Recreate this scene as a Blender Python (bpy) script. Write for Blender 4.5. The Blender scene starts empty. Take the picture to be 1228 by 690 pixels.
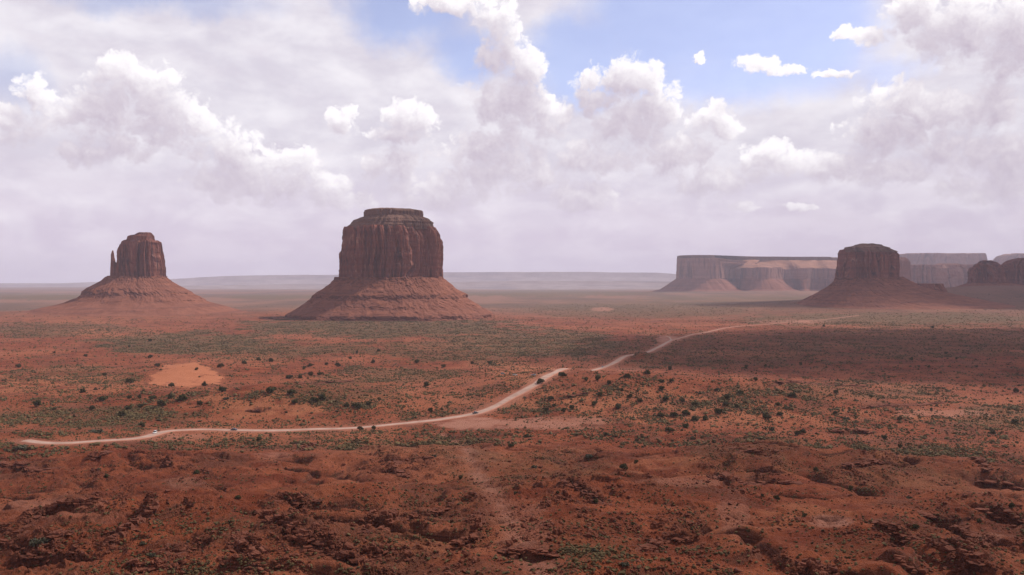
import bpy, math, random
import numpy as np
from mathutils import Vector, Matrix

R = math.radians
SC = bpy.context.scene
COL = SC.collection
RNG = np.random.default_rng(7)
random.seed(7)

# ------------------------------------------------------------------ camera, sun, sky, exposure
W0, H0, FPX = 1228.0, 690.0, 1063.0
CAMZ, HOR = 110.0, 338.0
PITCH = math.atan((H0 / 2 - HOR) / FPX)
cam_d = bpy.data.cameras.new('camera')
cam = bpy.data.objects.new('camera', cam_d)
COL.objects.link(cam)
cam.location = (0, 0, CAMZ)
cam.rotation_euler = (R(90) - PITCH, 0, 0)
cam_d.sensor_width = 36.0
cam_d.lens = 36.0 * FPX / W0
cam_d.clip_start = 0.5
cam_d.clip_end = 90000
SC.camera = cam

SUN_AZ, SUN_EL = R(57), R(45)            # azimuth measured from the view direction (+Y) towards +X
SD = np.array([math.sin(SUN_AZ) * math.cos(SUN_EL), math.cos(SUN_AZ) * math.cos(SUN_EL), math.sin(SUN_EL)])
sun_d = bpy.data.lights.new('sun', 'SUN')
sun = bpy.data.objects.new('sun', sun_d)
COL.objects.link(sun)
sun.rotation_euler = Vector(SD).to_track_quat('Z', 'Y').to_euler()
sun_d.energy = 4.8
sun_d.angle = R(0.53)
sun_d.color = (1.0, 0.95, 0.88)

SC.view_settings.view_transform = 'Standard'
SC.view_settings.look = 'None'
SC.view_settings.gamma = 1.0
SC.view_settings.exposure = 0.0
SC.view_settings.use_curve_mapping = False
SC.render.engine = 'CYCLES'
SC.cycles.use_denoising = True
SC.cycles.denoiser = 'OPENIMAGEDENOISE'
SC.cycles.denoising_prefilter = 'ACCURATE'
SC.cycles.max_bounces = 6
SC.cycles.diffuse_bounces = 2
SC.cycles.glossy_bounces = 2
SC.cycles.volume_bounces = 1
SC.cycles.transparent_max_bounces = 8
SC.cycles.use_adaptive_sampling = True
SC.cycles.adaptive_threshold = 0.012


def px2azel(px, py):
    a = math.atan((px - W0 / 2) / FPX)
    e = math.atan((HOR - py) / FPX * math.cos(a))
    return math.degrees(a), math.degrees(e)


# ---- the sky: Nishita air with clouds laid over it by direction (degrees of azimuth and elevation)
class NT:
    def __init__(self, tree):
        self.t = tree

    def n(self, kind, **kw):
        nd = self.t.nodes.new(kind)
        for k, v in kw.items():
            setattr(nd, k, v)
        return nd

    def put(self, sock, v):
        if isinstance(v, bpy.types.NodeSocket):
            self.t.links.new(v, sock)
        else:
            sock.default_value = v

    def m(self, op, a, b=None, c=None, clamp=False):
        nd = self.n('ShaderNodeMath', operation=op, use_clamp=clamp)
        self.put(nd.inputs[0], a)
        if b is not None: self.put(nd.inputs[1], b)
        if c is not None: self.put(nd.inputs[2], c)
        return nd.outputs[0]

    def v(self, op, a, b=None, c=None):
        nd = self.n('ShaderNodeVectorMath', operation=op)
        self.put(nd.inputs[0], a)
        if b is not None: self.put(nd.inputs[1], b)
        if c is not None: self.put(nd.inputs[2], c)
        return nd.outputs['Value'] if op in ('DOT_PRODUCT', 'LENGTH') else nd.outputs[0]

    def xyz(self, x, y, z):
        nd = self.n('ShaderNodeCombineXYZ')
        for i, q in enumerate((x, y, z)): self.put(nd.inputs[i], q)
        return nd.outputs[0]

    def step(self, x, a, b, lo=0.0, hi=1.0):
        nd = self.n('ShaderNodeMapRange', interpolation_type='SMOOTHSTEP')
        for i, q in enumerate((x, a, b, lo, hi)): self.put(nd.inputs[i], q)
        return nd.outputs[0]

    def mix(self, f, a, b, blend='MIX'):
        nd = self.n('ShaderNodeMix', data_type='RGBA', blend_type=blend)
        self.put(nd.inputs[0], f)
        self.put(nd.inputs[6], a if isinstance(a, bpy.types.NodeSocket) else (*a[:3], 1))
        self.put(nd.inputs[7], b if isinstance(b, bpy.types.NodeSocket) else (*b[:3], 1))
        return nd.outputs[2]

    def noise(self, vec, scale, detail=4.0, rough=0.5, dist=0.0, out=0, lac=2.0, dim='2D'):
        nd = self.n('ShaderNodeTexNoise', noise_dimensions=dim)
        self.put(nd.inputs['Vector'], vec)
        nd.inputs['Scale'].default_value = scale
        nd.inputs['Detail'].default_value = detail
        nd.inputs['Roughness'].default_value = rough
        nd.inputs['Lacunarity'].default_value = lac
        nd.inputs['Distortion'].default_value = dist
        return nd.outputs[out]

    def voro(self, vec, scale, detail=2.0, rough=0.5, feature='F1', smooth=0.6):
        nd = self.n('ShaderNodeTexVoronoi', feature=feature, voronoi_dimensions='2D')
        self.put(nd.inputs['Vector'], vec)
        nd.inputs['Scale'].default_value = scale
        nd.inputs['Detail'].default_value = detail
        nd.inputs['Roughness'].default_value = rough
        if feature == 'SMOOTH_F1': nd.inputs['Smoothness'].default_value = smooth
        return nd.outputs['Distance']


#  cumulus lobes in the sky: centre and radii
CUMULUS = [
    # big cloud over the left butte
    (152, 100, 50, 38), (188, 120, 52, 44), (118, 140, 58, 42), (150, 164, 84, 36), (228, 154, 48, 38), (272, 182, 52, 40), (108, 186, 48, 16),
    (310, 208, 66, 42), (352, 206, 52, 38), (398, 228, 42, 26), (262, 222, 66, 24), (44, 112, 26, 24), (24, 150, 60, 26),
    # tower in the middle
    (540, 4, 64, 20), (592, 16, 44, 22), (604, 62, 48, 42), (634, 92, 40, 42), (604, 126, 64, 46), (654, 142, 52, 32), (590, 178, 90, 34),
    # round cloud right of the middle
    (748, 98, 62, 38), (712, 114, 36, 38), (788, 124, 40, 36), (756, 146, 62, 34), (860, 146, 40, 28), (800, 184, 90, 34), (712, 186, 70, 30),
    # small ones
    (412, 146, 26, 24), (492, 146, 48, 30), (468, 160, 40, 14), (905, 78, 40, 15), (944, 86, 34, 8), (1006, 88, 34, 6), (838, 70, 9, 7),
    (1024, 40, 30, 11), (1052, 44, 30, 12),
    # right-hand bank
    (1100, 14, 56, 30), (1156, 34, 76, 48), (1220, 44, 70, 60), (1084, 132, 60, 40), (1120, 142, 70, 42), (1200, 128, 66, 38),
    (1050, 166, 66, 32), (1150, 180, 96, 34), (1215, 184, 60, 34), (1060, 208, 84, 20), (1160, 230, 46, 16), (1200, 224, 46, 24),
    # low, half veiled heaps
    (580, 218, 70, 28), (470, 198, 56, 28), (520, 232, 76, 26), (428, 242, 46, 20), (702, 236, 76, 22), (640, 206, 60, 26),
    (930, 190, 60, 26), (856, 214, 70, 24), (890, 246, 22, 10), (962, 246, 26, 6), (1000, 200, 50, 22),
]
BLUE = [(486, 8, 110, 52, 1.0), (560, 60, 70, 40, .9), (800, 20, 150, 85, 1.0), (930, 40, 140, 85, 1.0), (860, 90, 120, 40, .75), (690, 70, 90, 60, 1.0),
        (4, 92, 50, 40, .45), (190, -6, 170, 26, .6), (1060, 84, 60, 26, .5)]


def build_world():
    w = bpy.data.worlds.new('World')
    SC.world = w
    w.use_nodes = True
    t = w.node_tree
    t.nodes.clear()
    g = NT(t)
    out = g.n('ShaderNodeOutputWorld')
    bg = g.n('ShaderNodeBackground')
    bg.inputs['Strength'].default_value = 0.112
    t.links.new(bg.outputs[0], out.inputs[0])
    sky = g.n('ShaderNodeTexSky', sky_type='NISHITA')
    sky.sun_disc = False
    sky.sun_elevation = SUN_EL
    sky.sun_rotation = SUN_AZ
    sky.altitude = 1700
    sky.air_density = 1.0
    sky.dust_density = 1.2
    sky.ozone_density = 1.5

    # density group: Vector (deg) -> macro field F, detailed density D
    gt = bpy.data.node_groups.new('CloudDensity', 'ShaderNodeTree')
    gt.interface.new_socket('P', in_out='INPUT', socket_type='NodeSocketVector')
    gt.interface.new_socket('D', in_out='OUTPUT', socket_type='NodeSocketFloat')
    gt.interface.new_socket('F', in_out='OUTPUT', socket_type='NodeSocketFloat')
    q = NT(gt)
    gi, go = q.n('NodeGroupInput'), q.n('NodeGroupOutput')
    P = gi.outputs[0]
    wn = q.noise(P, 0.42, 5.0, 0.58, out=1)
    wv = q.v('MULTIPLY_ADD', wn, (1.5, 1.1, 0), (-.75, -.55, 0))
    wn2 = q.noise(P, 1.9, 3.0, 0.6, out=1)
    wv2 = q.v('MULTIPLY_ADD', wn2, (.5, .4, 0), (-.25, -.2, 0))
    Pw = q.v('ADD', q.v('ADD', P, wv), wv2)
    acc = None
    for (cx, cy, rx, ry) in CUMULUS:
        a, e = px2azel(cx, cy)
        k = math.degrees(1.0 / FPX)
        ix, iy = 1 / (rx * k * 0.9), 1 / (ry * k)
        vv = q.v('MULTIPLY_ADD', Pw, (ix, iy, 0), (-a * ix, -e * iy, 0))
        d = q.v('DOT_PRODUCT', vv, vv)
        if acc is None:
            acc = d
        else:
            nd = q.n('ShaderNodeMath', operation='SMOOTH_MIN')
            q.put(nd.inputs[0], acc); q.put(nd.inputs[1], d); nd.inputs[2].default_value = 0.35
            acc = nd.outputs[0]
    F = q.m('MAXIMUM', q.m('SUBTRACT', 1.22, acc), -1.2)
    bil = q.voro(Pw, 0.70, 4.0, 0.55)        # rounded heads
    fb = q.noise(P, 1.3, 6.0, 0.55)
    D = q.m('ADD', F, q.m('MULTIPLY', q.m('SUBTRACT', 0.38, bil), 0.80))
    D = q.m('ADD', D, q.m('MULTIPLY', q.m('SUBTRACT', fb, 0.5), 0.60))
    gt.links.new(D, go.inputs[0])
    gt.links.new(F, go.inputs[1])

    def dens(vec):
        nd = t.nodes.new('ShaderNodeGroup')
        nd.node_tree = gt
        t.links.new(vec, nd.inputs[0])
        return nd.outputs[0], nd.outputs[1]

    tc = g.n('ShaderNodeTexCoord')
    sep = g.n('ShaderNodeSeparateXYZ')
    t.links.new(tc.outputs['Generated'], sep.inputs[0])
    az = g.m('MULTIPLY', g.m('ARCTAN2', sep.outputs[0], sep.outputs[1]), 57.29578)
    el = g.m('MULTIPLY', g.m('ARCSINE', sep.outputs[2]), 57.29578)
    P = g.xyz(az, el, 0.0)

    d0, f0 = dens(P)
    d1, f1 = dens(g.v('ADD', P, (0.22, 0.34, 0)))
    d2, f2 = dens(g.v('ADD', P, (0.55, 1.15, 0)))
    d3, f3 = dens(g.v('ADD', P, (0.5, 2.3, 0)))
    pos = lambda s: g.m('MAXIMUM', s, 0.0)
    occ = g.m('MULTIPLY', pos(d1), 0.20)
    occ = g.m('ADD', occ, g.m('MULTIPLY', pos(d2), 0.45))
    occ = g.m('ADD', occ, g.m('MULTIPLY', pos(f2), 0.5))
    occ = g.m('ADD', occ, g.m('MULTIPLY', pos(f3), 0.45))
    lit = g.m('EXPONENT', g.m('MULTIPLY', occ, -0.95))
    grad = g.m('MULTIPLY', g.m('SUBTRACT', d0, d1), 0.2)         # small relief on the sunward side
    lit = g.m('ADD', lit, grad, clamp=True)
    cl_dark = (4.7, 3.95, 4.95)
    cl_lite = (9.9, 9.6, 9.8)
    cloud = g.mix(lit, cl_dark, cl_lite)
    # the bases low in the sky take on the haze's colour
    alpha = g.step(d0, 0.0, g.m('MULTIPLY_ADD', occ, 0.28, 0.44))        # crisp sunlit heads, soft bases
    lowfade = g.step(el, 3.0, 8.0, 0.55, 1.0)
    alpha = g.m('MULTIPLY', alpha, lowfade)

    # high veil with blue gaps
    wn = g.noise(P, 0.16, 6.0, 0.62, out=1)
    Pv = g.v('ADD', P, g.v('MULTIPLY_ADD', wn, (5.0, 3.4, 0), (-2.5, -1.7, 0)))
    blue = None
    for (cx, cy, rx, ry, s) in BLUE:
        a, e = px2azel(cx, cy)
        k = math.degrees(1.0 / FPX)
        ix, iy = 1 / (rx * k * 0.9), 1 / (ry * k)
        vv = g.v('MULTIPLY_ADD', Pv, (ix, iy, 0), (-a * ix, -e * iy, 0))
        b = g.m('MULTIPLY', g.m('SUBTRACT', 1.25, g.v('DOT_PRODUCT', vv, vv)), s)
        if blue is None: blue = b
        else:
            nd = g.n('ShaderNodeMath', operation='SMOOTH_MAX')
            g.put(nd.inputs[0], blue); g.put(nd.inputs[1], b); nd.inputs[2].default_value = .4
            blue = nd.outputs[0]
    over = g.step(el, 19, 30, 0.0, 1.0)                          # overhead: broken cloud
    big = g.noise(P, 0.05, 4.0, 0.55)
    hi = g.step(big, 0.40, 0.60)
    blue = g.m('MAXIMUM', g.m('MULTIPLY', blue, 1.0), g.m('MULTIPLY', over, g.m('MULTIPLY', hi, 0.8)))
    blue = g.step(blue, 0.0, 1.05, 0.0, 0.80)
    vt = g.noise(g.v('MULTIPLY', P, (0.55, 1.25, 0)), 0.35, 6.0, 0.58)
    vcol_hi = g.mix(g.step(vt, 0.3, 0.72), (6.6, 6.25, 7.1), (8.0, 7.7, 8.3))
    vcol_lo = g.mix(g.step(vt, 0.36, 0.66), (6.5, 5.75, 6.9), (7.2, 6.5, 7.5))
    vcol = g.mix(g.step(el, 2.0, 9.0), vcol_lo, vcol_hi)
    skyc = g.mix(1.0, sky.outputs[0], (1.75, 1.42, 1.48), 'MULTIPLY')
    # soft relief of the cloud sheet: heaps seen through it, brighter on their upper side
    Q = g.v('MULTIPLY', P, (0.62, 1.0, 0))
    r0 = g.noise(Q, 0.30, 6.0, 0.56, dist=.35)
    r1 = g.noise(g.v('ADD', Q, (0.35, 0.8, 0)), 0.30, 2.0, 0.5, dist=.35)
    rel = g.m('MULTIPLY', g.m('SUBTRACT', r0, r1), g.step(el, 1.0, 5.0, .25, 1.0))
    vcol = g.mix(g.m('MULTIPLY', rel, 1.5, clamp=True), vcol, (9.4, 9.1, 9.5))
    vcol = g.mix(g.m('MULTIPLY', rel, -0.7, clamp=True), vcol, (5.6, 4.75, 5.8))
    # dark undersides added to the unseen sky overhead, to lower the ambient light
    vcol = g.mix(g.step(el, 18.5, 34.0), vcol, g.mix(g.step(big, .35, .65), (2.6, 2.25, 2.3), (4.0, 3.6, 3.7)))
    c = g.mix(blue, vcol, skyc)
    c = g.mix(alpha, c, cloud)
    # underside of the world sphere is ground-coloured bounce
    c = g.mix(g.step(el, -3.0, -0.5), (1.6, 0.8, 0.6), c)
    t.links.new(c, bg.inputs[0])
    w.cycles.sampling_method = 'NONE'


build_world()
#@@END_SKY

# ------------------------------------------------------------------ numpy noise
_perm = np.random.default_rng(3).permutation(256).astype(np.int32)
_perm = np.concatenate([_perm, _perm, _perm])
_ga = np.linspace(0, 2 * np.pi, 256, endpoint=False)
_gx, _gy = np.cos(_ga), np.sin(_ga)


def perlin(x, y, seed=0):
    x = np.asarray(x, float) + seed * 17.31
    y = np.asarray(y, float) + seed * 7.77
    xf, yf = np.floor(x), np.floor(y)
    xi, yi = xf.astype(np.int64) & 255, yf.astype(np.int64) & 255
    x, y = x - xf, y - yf
    u, v = x * x * x * (x * (x * 6 - 15) + 10), y * y * y * (y * (y * 6 - 15) + 10)
    a, b = _perm[xi] + yi, _perm[xi + 1] + yi
    def gd(h, dx, dy):
        h = _perm[h & 255]
        return _gx[h] * dx + _gy[h] * dy
    n00, n10 = gd(a, x, y), gd(b, x - 1, y)
    n01, n11 = gd(a + 1, x, y - 1), gd(b + 1, x - 1, y - 1)
    p = n00 + u * (n10 - n00)
    return (p + v * (n01 + u * (n11 - n01) - p)) * 1.5


def fbm(x, y, octv=4, seed=0, gain=0.5, ridge=False):
    s, a, t = 0.0, 1.0, 0.0
    for o in range(octv):
        n = perlin(x * 2 ** o, y * 2 ** o, seed + o * 3)
        if ridge: n = 1 - 2 * np.abs(n)
        s = s + a * n
        t += a
        a *= gain
    return s / t


def sstep(a, b, x):
    t = np.clip((x - a) / (b - a), 0, 1)
    return t * t * (3 - 2 * t)


# ------------------------------------------------------------------ the lie of the land
KR = [0, 6, 20, 60, 110, 150, 220, 300, 400, 500, 600, 700, 900, 1500, 4000, 9000, 22000]
KZ = [108.3, 107.6, 99, 79, 66, 57, 45, 33, 20, 9.5, 2.0, 0, 0, 0, 0, 2, 4]


def flat_xy(px, py, z=0.0):
    """a point of level ground at height z seen at a pixel of the 1228 px photograph"""
    d = (CAMZ - z) * FPX / (py - HOR)
    return (px - W0 / 2) / FPX * d, d


#  hills: pixel of the crest, distance, height, spread across, spread in depth
HILLS = []
def hill(px, d, h, sx, sy, rot=0.0):
    HILLS.append(((px - W0 / 2) / FPX * d, d, h, sx, sy, rot))
hill(785, 840, 15, 120, 75)            # knoll with junipers right of the road
hill(690, 850, 9, 55, 60)
hill(920, 800, 9, 70, 60)
hill(322, 775, 14, 62, 40)             # smooth red bank behind the road
hill(420, 800, 6, 60, 50)
hill(120, 820, 8, 120, 70)
hill(228, 1045, 12, 40, 60)             # orange dune
hill(610, 1010, 6, 45, 60)
hill(677, 950, 11, 27, 26)
hill(768, 1245, 12, 18, 30)
hill(10, 560, 12, 50, 45)              # hides the road's end on the left
hill(440, 300, 7, 26, 22)              # red knobs of the foreground
hill(545, 500, 5, 30, 16)
hill(600, 430, 6, 30, 22)
hill(770, 330, 9, 34, 26)
hill(690, 250, 4, 16, 22)
hill(205, 260, 6, 26, 20)
hill(60, 240, 5, 22, 20)
hill(900, 450, 8, 50, 26)
hill(1080, 460, 7, 60, 25)
hill(1150, 300, 7, 32, 22, .3)
hill(1000, 230, 3, 18, 20)
hill(370, 215, 4, 22, 14)
hill(150, 470, 5, 36, 24)
hill(330, 480, 4, 50, 22)
hill(60, 2700, 15, 330, 260)           # skirts of the buttes
hill(168, 2760, 10, 330, 330)
hill(470, 2580, 12, 330, 260)
hill(1050, 3500, 20, 420, 380)
hill(1160, 4000, 44, 480, 460)
hill(1290, 4100, 60, 600, 520)
hill(930, 7900, 26, 1500, 900)
hill(560, 6500, 12, 900, 700)
hill(60, 6000, 14, 900, 700)

#  rock ledges: pixel polyline (from flat ground estimate on the fly), rise in metres
LEDGES_PX = [
    ([(2, 652), (30, 638), (55, 617), (88, 606), (122, 601)], 2.6),
    ([(132, 652), (150, 640), (166, 626), (188, 602)], 3.2),
    ([(192, 668), (214, 663), (238, 654)], 2.0),
    ([(40, 661), (70, 640), (96, 637)], 1.6),
    ([(165, 682), (190, 681), (206, 678)], 2.2),
    ([(12, 676), (30, 669), (48, 668)], 2.4),
    ([(0, 556), (25, 562), (70, 562)], 2.0),
    ([(110, 545), (122, 547), (132, 541)], 2.5),
    ([(185, 552), (198, 556), (208, 563)], 2.6),
    ([(254, 549), (266, 549), (279, 553)], 2.6),
    ([(352, 542), (366, 536), (376, 532)], 1.8),
    ([(474, 560), (492, 554), (515, 548)], 2.4),
    ([(450, 568), (470, 566), (490, 571)], 2.2),
    ([(312, 612), (322, 625), (352, 640), (384, 662)], 3.0),
    ([(328, 600), (350, 604), (382, 600)], 1.6),
    ([(432, 642), (446, 634), (466, 631), (488, 622), (540, 604)], 2.4),
    ([(545, 658), (558, 655), (567, 640), (576, 630)], 3.2),
    ([(400, 660), (420, 676), (446, 672)], 2.0),
    ([(672, 577), (688, 580), (712, 596), (726, 604)], 1.8),
    ([(770, 663), (785, 652), (800, 650)], 2.2),
    ([(812, 645), (830, 646), (842, 650)], 1.6),
    ([(855, 570), (872, 576), (905, 576), (958, 580)], 2.6),
    ([(993, 518), (1015, 519), (1048, 519)], 2.4),
    ([(1012, 560), (1040, 557), (1062, 553)], 2.4),
    ([(1104, 614), (1128, 625), (1152, 634), (1172, 642)], 2.0),
    ([(1046, 635), (1080, 641), (1112, 648)], 1.4),
    ([(1116, 650), (1140, 658), (1160, 667), (1174, 676)], 3.2),
    ([(1176, 577), (1200, 585), (1228, 588)], 2.6),
    ([(1155, 549), (1172, 552), (1184, 565)], 2.0),
    ([(1160, 606), (1182, 613), (1200, 620), (1228, 628)], 2.0),
    ([(966, 672), (972, 690), (1000, 676)], 3.0),
    ([(1050, 668), (1075, 672), (1098, 690)], 2.4),
    ([(600, 660), (630, 662), (668, 664)], 1.6),
    ([(285, 640), (300, 660), (316, 676)], 2.2),
    ([(908, 428), (1000, 462), (1080, 458)], 0.5),
    ([(925, 463), (990, 461), (1040, 464)], 1.6),
    ([(1030, 489), (1075, 486), (1130, 483)], 1.4),
    ([(1205, 446), (1228, 446), (1240, 447)], 3.5),
    ([(300, 492), (320, 492), (336, 490)], 1.6),
    ([(356, 462), (375, 460), (420, 457)], 2.0),
    ([(675, 478), (690, 474), (704, 471)], 1.2),
    ([(876, 538), (900, 541), (930, 540)], 1.8),
    ([(360, 388), (395, 389), (410, 389)], 2.5),
]


def H_smooth(x, y):
    r = np.hypot(x, y)
    h = np.interp(r, KR, KZ)
    for (hx, hy, hh, sx, sy, rot) in HILLS:
        dx, dy = x - hx, y - hy
        if rot:
            c, s = math.cos(rot), math.sin(rot)
            dx, dy = c * dx + s * dy, -s * dx + c * dy
        h = h + hh * np.exp(-0.5 * ((dx / sx) ** 2 + (dy / sy) ** 2))
    return h


def H_land(x, y):
    r = np.hypot(x, y)
    h = H_smooth(x, y)
    ok = sstep(70, 140, r)
    near = sstep(720, 480, r) * ok
    mid = sstep(420, 700, r) * sstep(3600, 1800, r)
    wx, wy = x + 14 * perlin(x / 70, y / 70, 31), y + 14 * perlin(x / 70, y / 70, 37)
    h = h + near * (4.5 * fbm(wx / 120, wy / 120, 3, 1) + 3.4 * fbm(wx / 38, wy / 34, 4, 2, ridge=True))
    gul = np.abs(fbm(wx / 85, wy / 60, 3, 11))
    h = h - near * 3.6 * np.exp(-(gul / 0.06) ** 2)
    h = h + mid * (3.2 * fbm(x / 330, y / 330, 3, 4) + 1.3 * fbm(wx / 70, wy / 70, 3, 5))
    h = h + sstep(2500, 5000, r) * 7 * fbm(x / 1100, y / 1100, 3, 6)
    # beds of harder rock: steps that follow the contour
    st = 3.4
    tt = h / st + 0.55 * perlin(x / 46, y / 46, 8) + 0.16 * perlin(x / 9, y / 9, 9)
    f = tt - np.floor(tt)
    g = np.where(f < 0.72, 0.42 * f / 0.72, 0.42 + 0.58 * sstep(0.72, 0.95, f))
    tm = sstep(-0.02, 0.30, perlin(x / 95, y / 95, 12) + 0.35 * perlin(x / 24, y / 24, 13))
    h = h + (near * 0.9 + mid * 0.25) * tm * (g - f) * st
    h = h + near * (1.0 * fbm(x / 10, y / 8, 4, 14, gain=.6) + 0.5 * fbm(x / 2.6, y / 2.6, 2, 15, ridge=True) * (0.35 + tm))
    h = h + mid * 0.35 * fbm(x / 14, y / 14, 2, 16)
    return h


# ------------------------------------------------------------------ polar grid of the ground
AZ_IN = np.radians(np.linspace(-43, 43, 1450))
AZ_OUT = np.radians(np.concatenate([np.linspace(43, 317, 74)[1:-1]]))
AZ = np.concatenate([AZ_IN, AZ_OUT])
NIN = len(AZ_IN)
rr = [2.0, 6, 12, 20, 32, 46, 60, 76, 92, 108, 118]
while rr[-1] < 650: rr.append(rr[-1] * 1.0029)
while rr[-1] < 4600: rr.append(rr[-1] * 1.0046)
while rr[-1] < 22000: rr.append(rr[-1] * 1.022)
RR = np.array(rr)
GX = RR[:, None] * np.sin(AZ)[None, :]
GY = RR[:, None] * np.cos(AZ)[None, :]
GZ = H_land(GX, GY)
CP, SP = math.cos(PITCH), math.sin(PITCH)


def project(x, y, z):
    zc = y * CP - (z - CAMZ) * SP
    yc = y * SP + (z - CAMZ) * CP
    return W0 / 2 + FPX * x / zc, H0 / 2 - FPX * yc / zc


class Lookup:
    def __init__(self):
        self.tan = ((GZ - CAMZ) / RR[:, None])[:, :NIN]
        self.cm = np.maximum.accumulate(self.tan, axis=0)

    def at(self, px, py):
        """world point of the ground seen at a pixel"""
        u, v = (px - W0 / 2) / FPX, (H0 / 2 - py) / FPX
        dy, dz = CP + v * SP, -SP + v * CP
        az = math.atan2(u, dy)
        tv = dz / math.hypot(u, dy)
        fc = (az - AZ_IN[0]) / (AZ_IN[-1] - AZ_IN[0]) * (NIN - 1)
        c = int(min(max(round(fc), 0), NIN - 1))
        col = self.cm[:, c]
        i = int(np.searchsorted(col, tv))
        i = min(max(i, 1), len(RR) - 1)
        t0, t1 = col[i - 1], col[i]
        f = 0 if t1 <= t0 else min(max((tv - t0) / (t1 - t0), 0), 1)
        r = RR[i - 1] + f * (RR[i] - RR[i - 1])
        return r * math.sin(az), r * math.cos(az)


LK = Lookup()


def ground_z(x, y):
    r = math.hypot(x, y); az = math.atan2(x, y)
    fc = (az - AZ_IN[0]) / (AZ_IN[-1] - AZ_IN[0]) * (NIN - 1)
    fr = np.interp(r, RR, np.arange(len(RR)))
    c, i = int(min(max(fc, 0), NIN - 2)), int(min(fr, len(RR) - 2))
    a, b = min(max(fc - c, 0), 1), fr - i
    z = GZ[i:i + 2, c:c + 2]
    return float((z[0, 0] * (1 - a) + z[0, 1] * a) * (1 - b) + (z[1, 0] * (1 - a) + z[1, 1] * a) * b)


def polydist(X, Y, pts, pad):
    """distance, signed side (positive beyond) and run along a polyline, only near it"""
    D = np.full(X.shape, 1e9); S = np.zeros(X.shape); U = np.zeros(X.shape)
    L = 0.0
    for (x0, y0), (x1, y1) in zip(pts[:-1], pts[1:]):
        m = (X > min(x0, x1) - pad) & (X < max(x0, x1) + pad) & (Y > min(y0, y1) - pad) & (Y < max(y0, y1) + pad)
        ln = math.hypot(x1 - x0, y1 - y0)
        if m.any() and ln > 0:
            xs, ys = X[m], Y[m]
            ux, uy = (x1 - x0) / ln, (y1 - y0) / ln
            t = np.clip((xs - x0) * ux + (ys - y0) * uy, 0, ln)
            ex, ey = xs - x0 - t * ux, ys - y0 - t * uy
            d = np.hypot(ex, ey)
            better = d < D[m]
            idx = np.flatnonzero(m.ravel())[better.ravel()] if m.ndim > 1 else np.flatnonzero(m)[better]
            D.ravel()[idx] = d[better]
            S.ravel()[idx] = np.sign(ux * (ys - y0) - uy * (xs - x0))[better]
            U.ravel()[idx] = (L + t)[better]
        L += ln
    return D, S, U, L


# ledges cut into the slope
ROCKY = np.zeros(GZ.shape)
for pts_px, rise in LEDGES_PX:
    pts = [LK.at(*p) for p in pts_px]
    if pts[0][0] > pts[-1][0]: pts = pts[::-1]
    d, s, u, L = polydist(GX, GY, pts, 45)
    m = d < 44
    xs, ys = GX[m], GY[m]
    rise *= 1.15 if min(p[1] for p in pts) > 280 else 0.8
    sd = d[m] * np.where(s[m] == 0, 1, s[m]) + 1.6 * perlin(xs / 5, ys / 5, 21) + 0.8 * perlin(xs / 3.4, ys / 4.5, 22)
    end = np.minimum(u[m], L - u[m])
    tap = sstep(-1, min(9, L * .3), end + 3 * perlin(xs / 7, ys / 7, 23)) * (0.75 + 0.45 * perlin(xs / 11, ys / 11, 24))
    up = sstep(-0.9, 0.8, sd) * np.exp(-np.clip(sd, 0, None) / 15)
    down = -0.35 * sstep(-9, -0.7, sd) * (1 - sstep(-0.7, 0.5, sd))
    GZ[m] += rise * tap * (up + down)
    ROCKY[m] = np.maximum(ROCKY[m], tap * np.exp(-(sd / 2.2) ** 2))
LK = Lookup()
GPX, GPY = project(GX[:, :NIN], GY[:, :NIN], GZ[:, :NIN])
CRUMBLE = [(350, 630, 46, 36, 1), (115, 582, 62, 24, .7), (480, 555, 62, 18, .9), (470, 650, 64, 28, .8), (560, 620, 30, 40, .8), (20, 562, 60, 26, .8), (235, 560, 44, 20, .7), (1180, 560, 62, 30, .7),
           (900, 545, 66, 20, .7), (965, 676, 44, 18, 1), (1160, 668, 64, 22, .8), (690, 592, 44, 26, .8), (320, 680, 62, 20, .8), (822, 630, 30, 30, .8), (60, 650, 84, 40, .6), (190, 550, 30, 18, .9), (1050, 560, 60, 26, .6), (1180, 612, 60, 24, .7), (690, 553, 60, 14, .6)]


def ragged(lst, sc, rag):
    a = np.zeros(GPX.shape)
    x, y = GX[:, :NIN], GY[:, :NIN]
    nx = perlin(x * sc, y * sc, 141) + .6 * perlin(x * sc * 3, y * sc * 3, 142)
    for cx, cy, rx, ry, s_ in lst:
        a = np.maximum(a, s_ * sstep(1.3, .4, ((GPX - cx) / rx) ** 2 + ((GPY - cy) / ry) ** 2 + rag * nx))
    return a
_cr = .8 * ragged(CRUMBLE, .06, 1.2) * (RR[:, None] < 640)
_x, _y = GX[:, :NIN], GY[:, :NIN]
_k = sstep(-.25, .25, perlin(_x / 6.5, _y / 6.5, 143))
GZ[:, :NIN] += _cr * (2.4 * _k * fbm(_x / 5.5, _y / 4.2, 4, 145, gain=.62, ridge=True) - .6 * np.exp(-(perlin(_x / 9, _y / 5, 147) / .12) ** 2))
ROCKY[:, :NIN] = np.maximum(ROCKY[:, :NIN], .75 * _cr * _k)
LK = Lookup()

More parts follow.
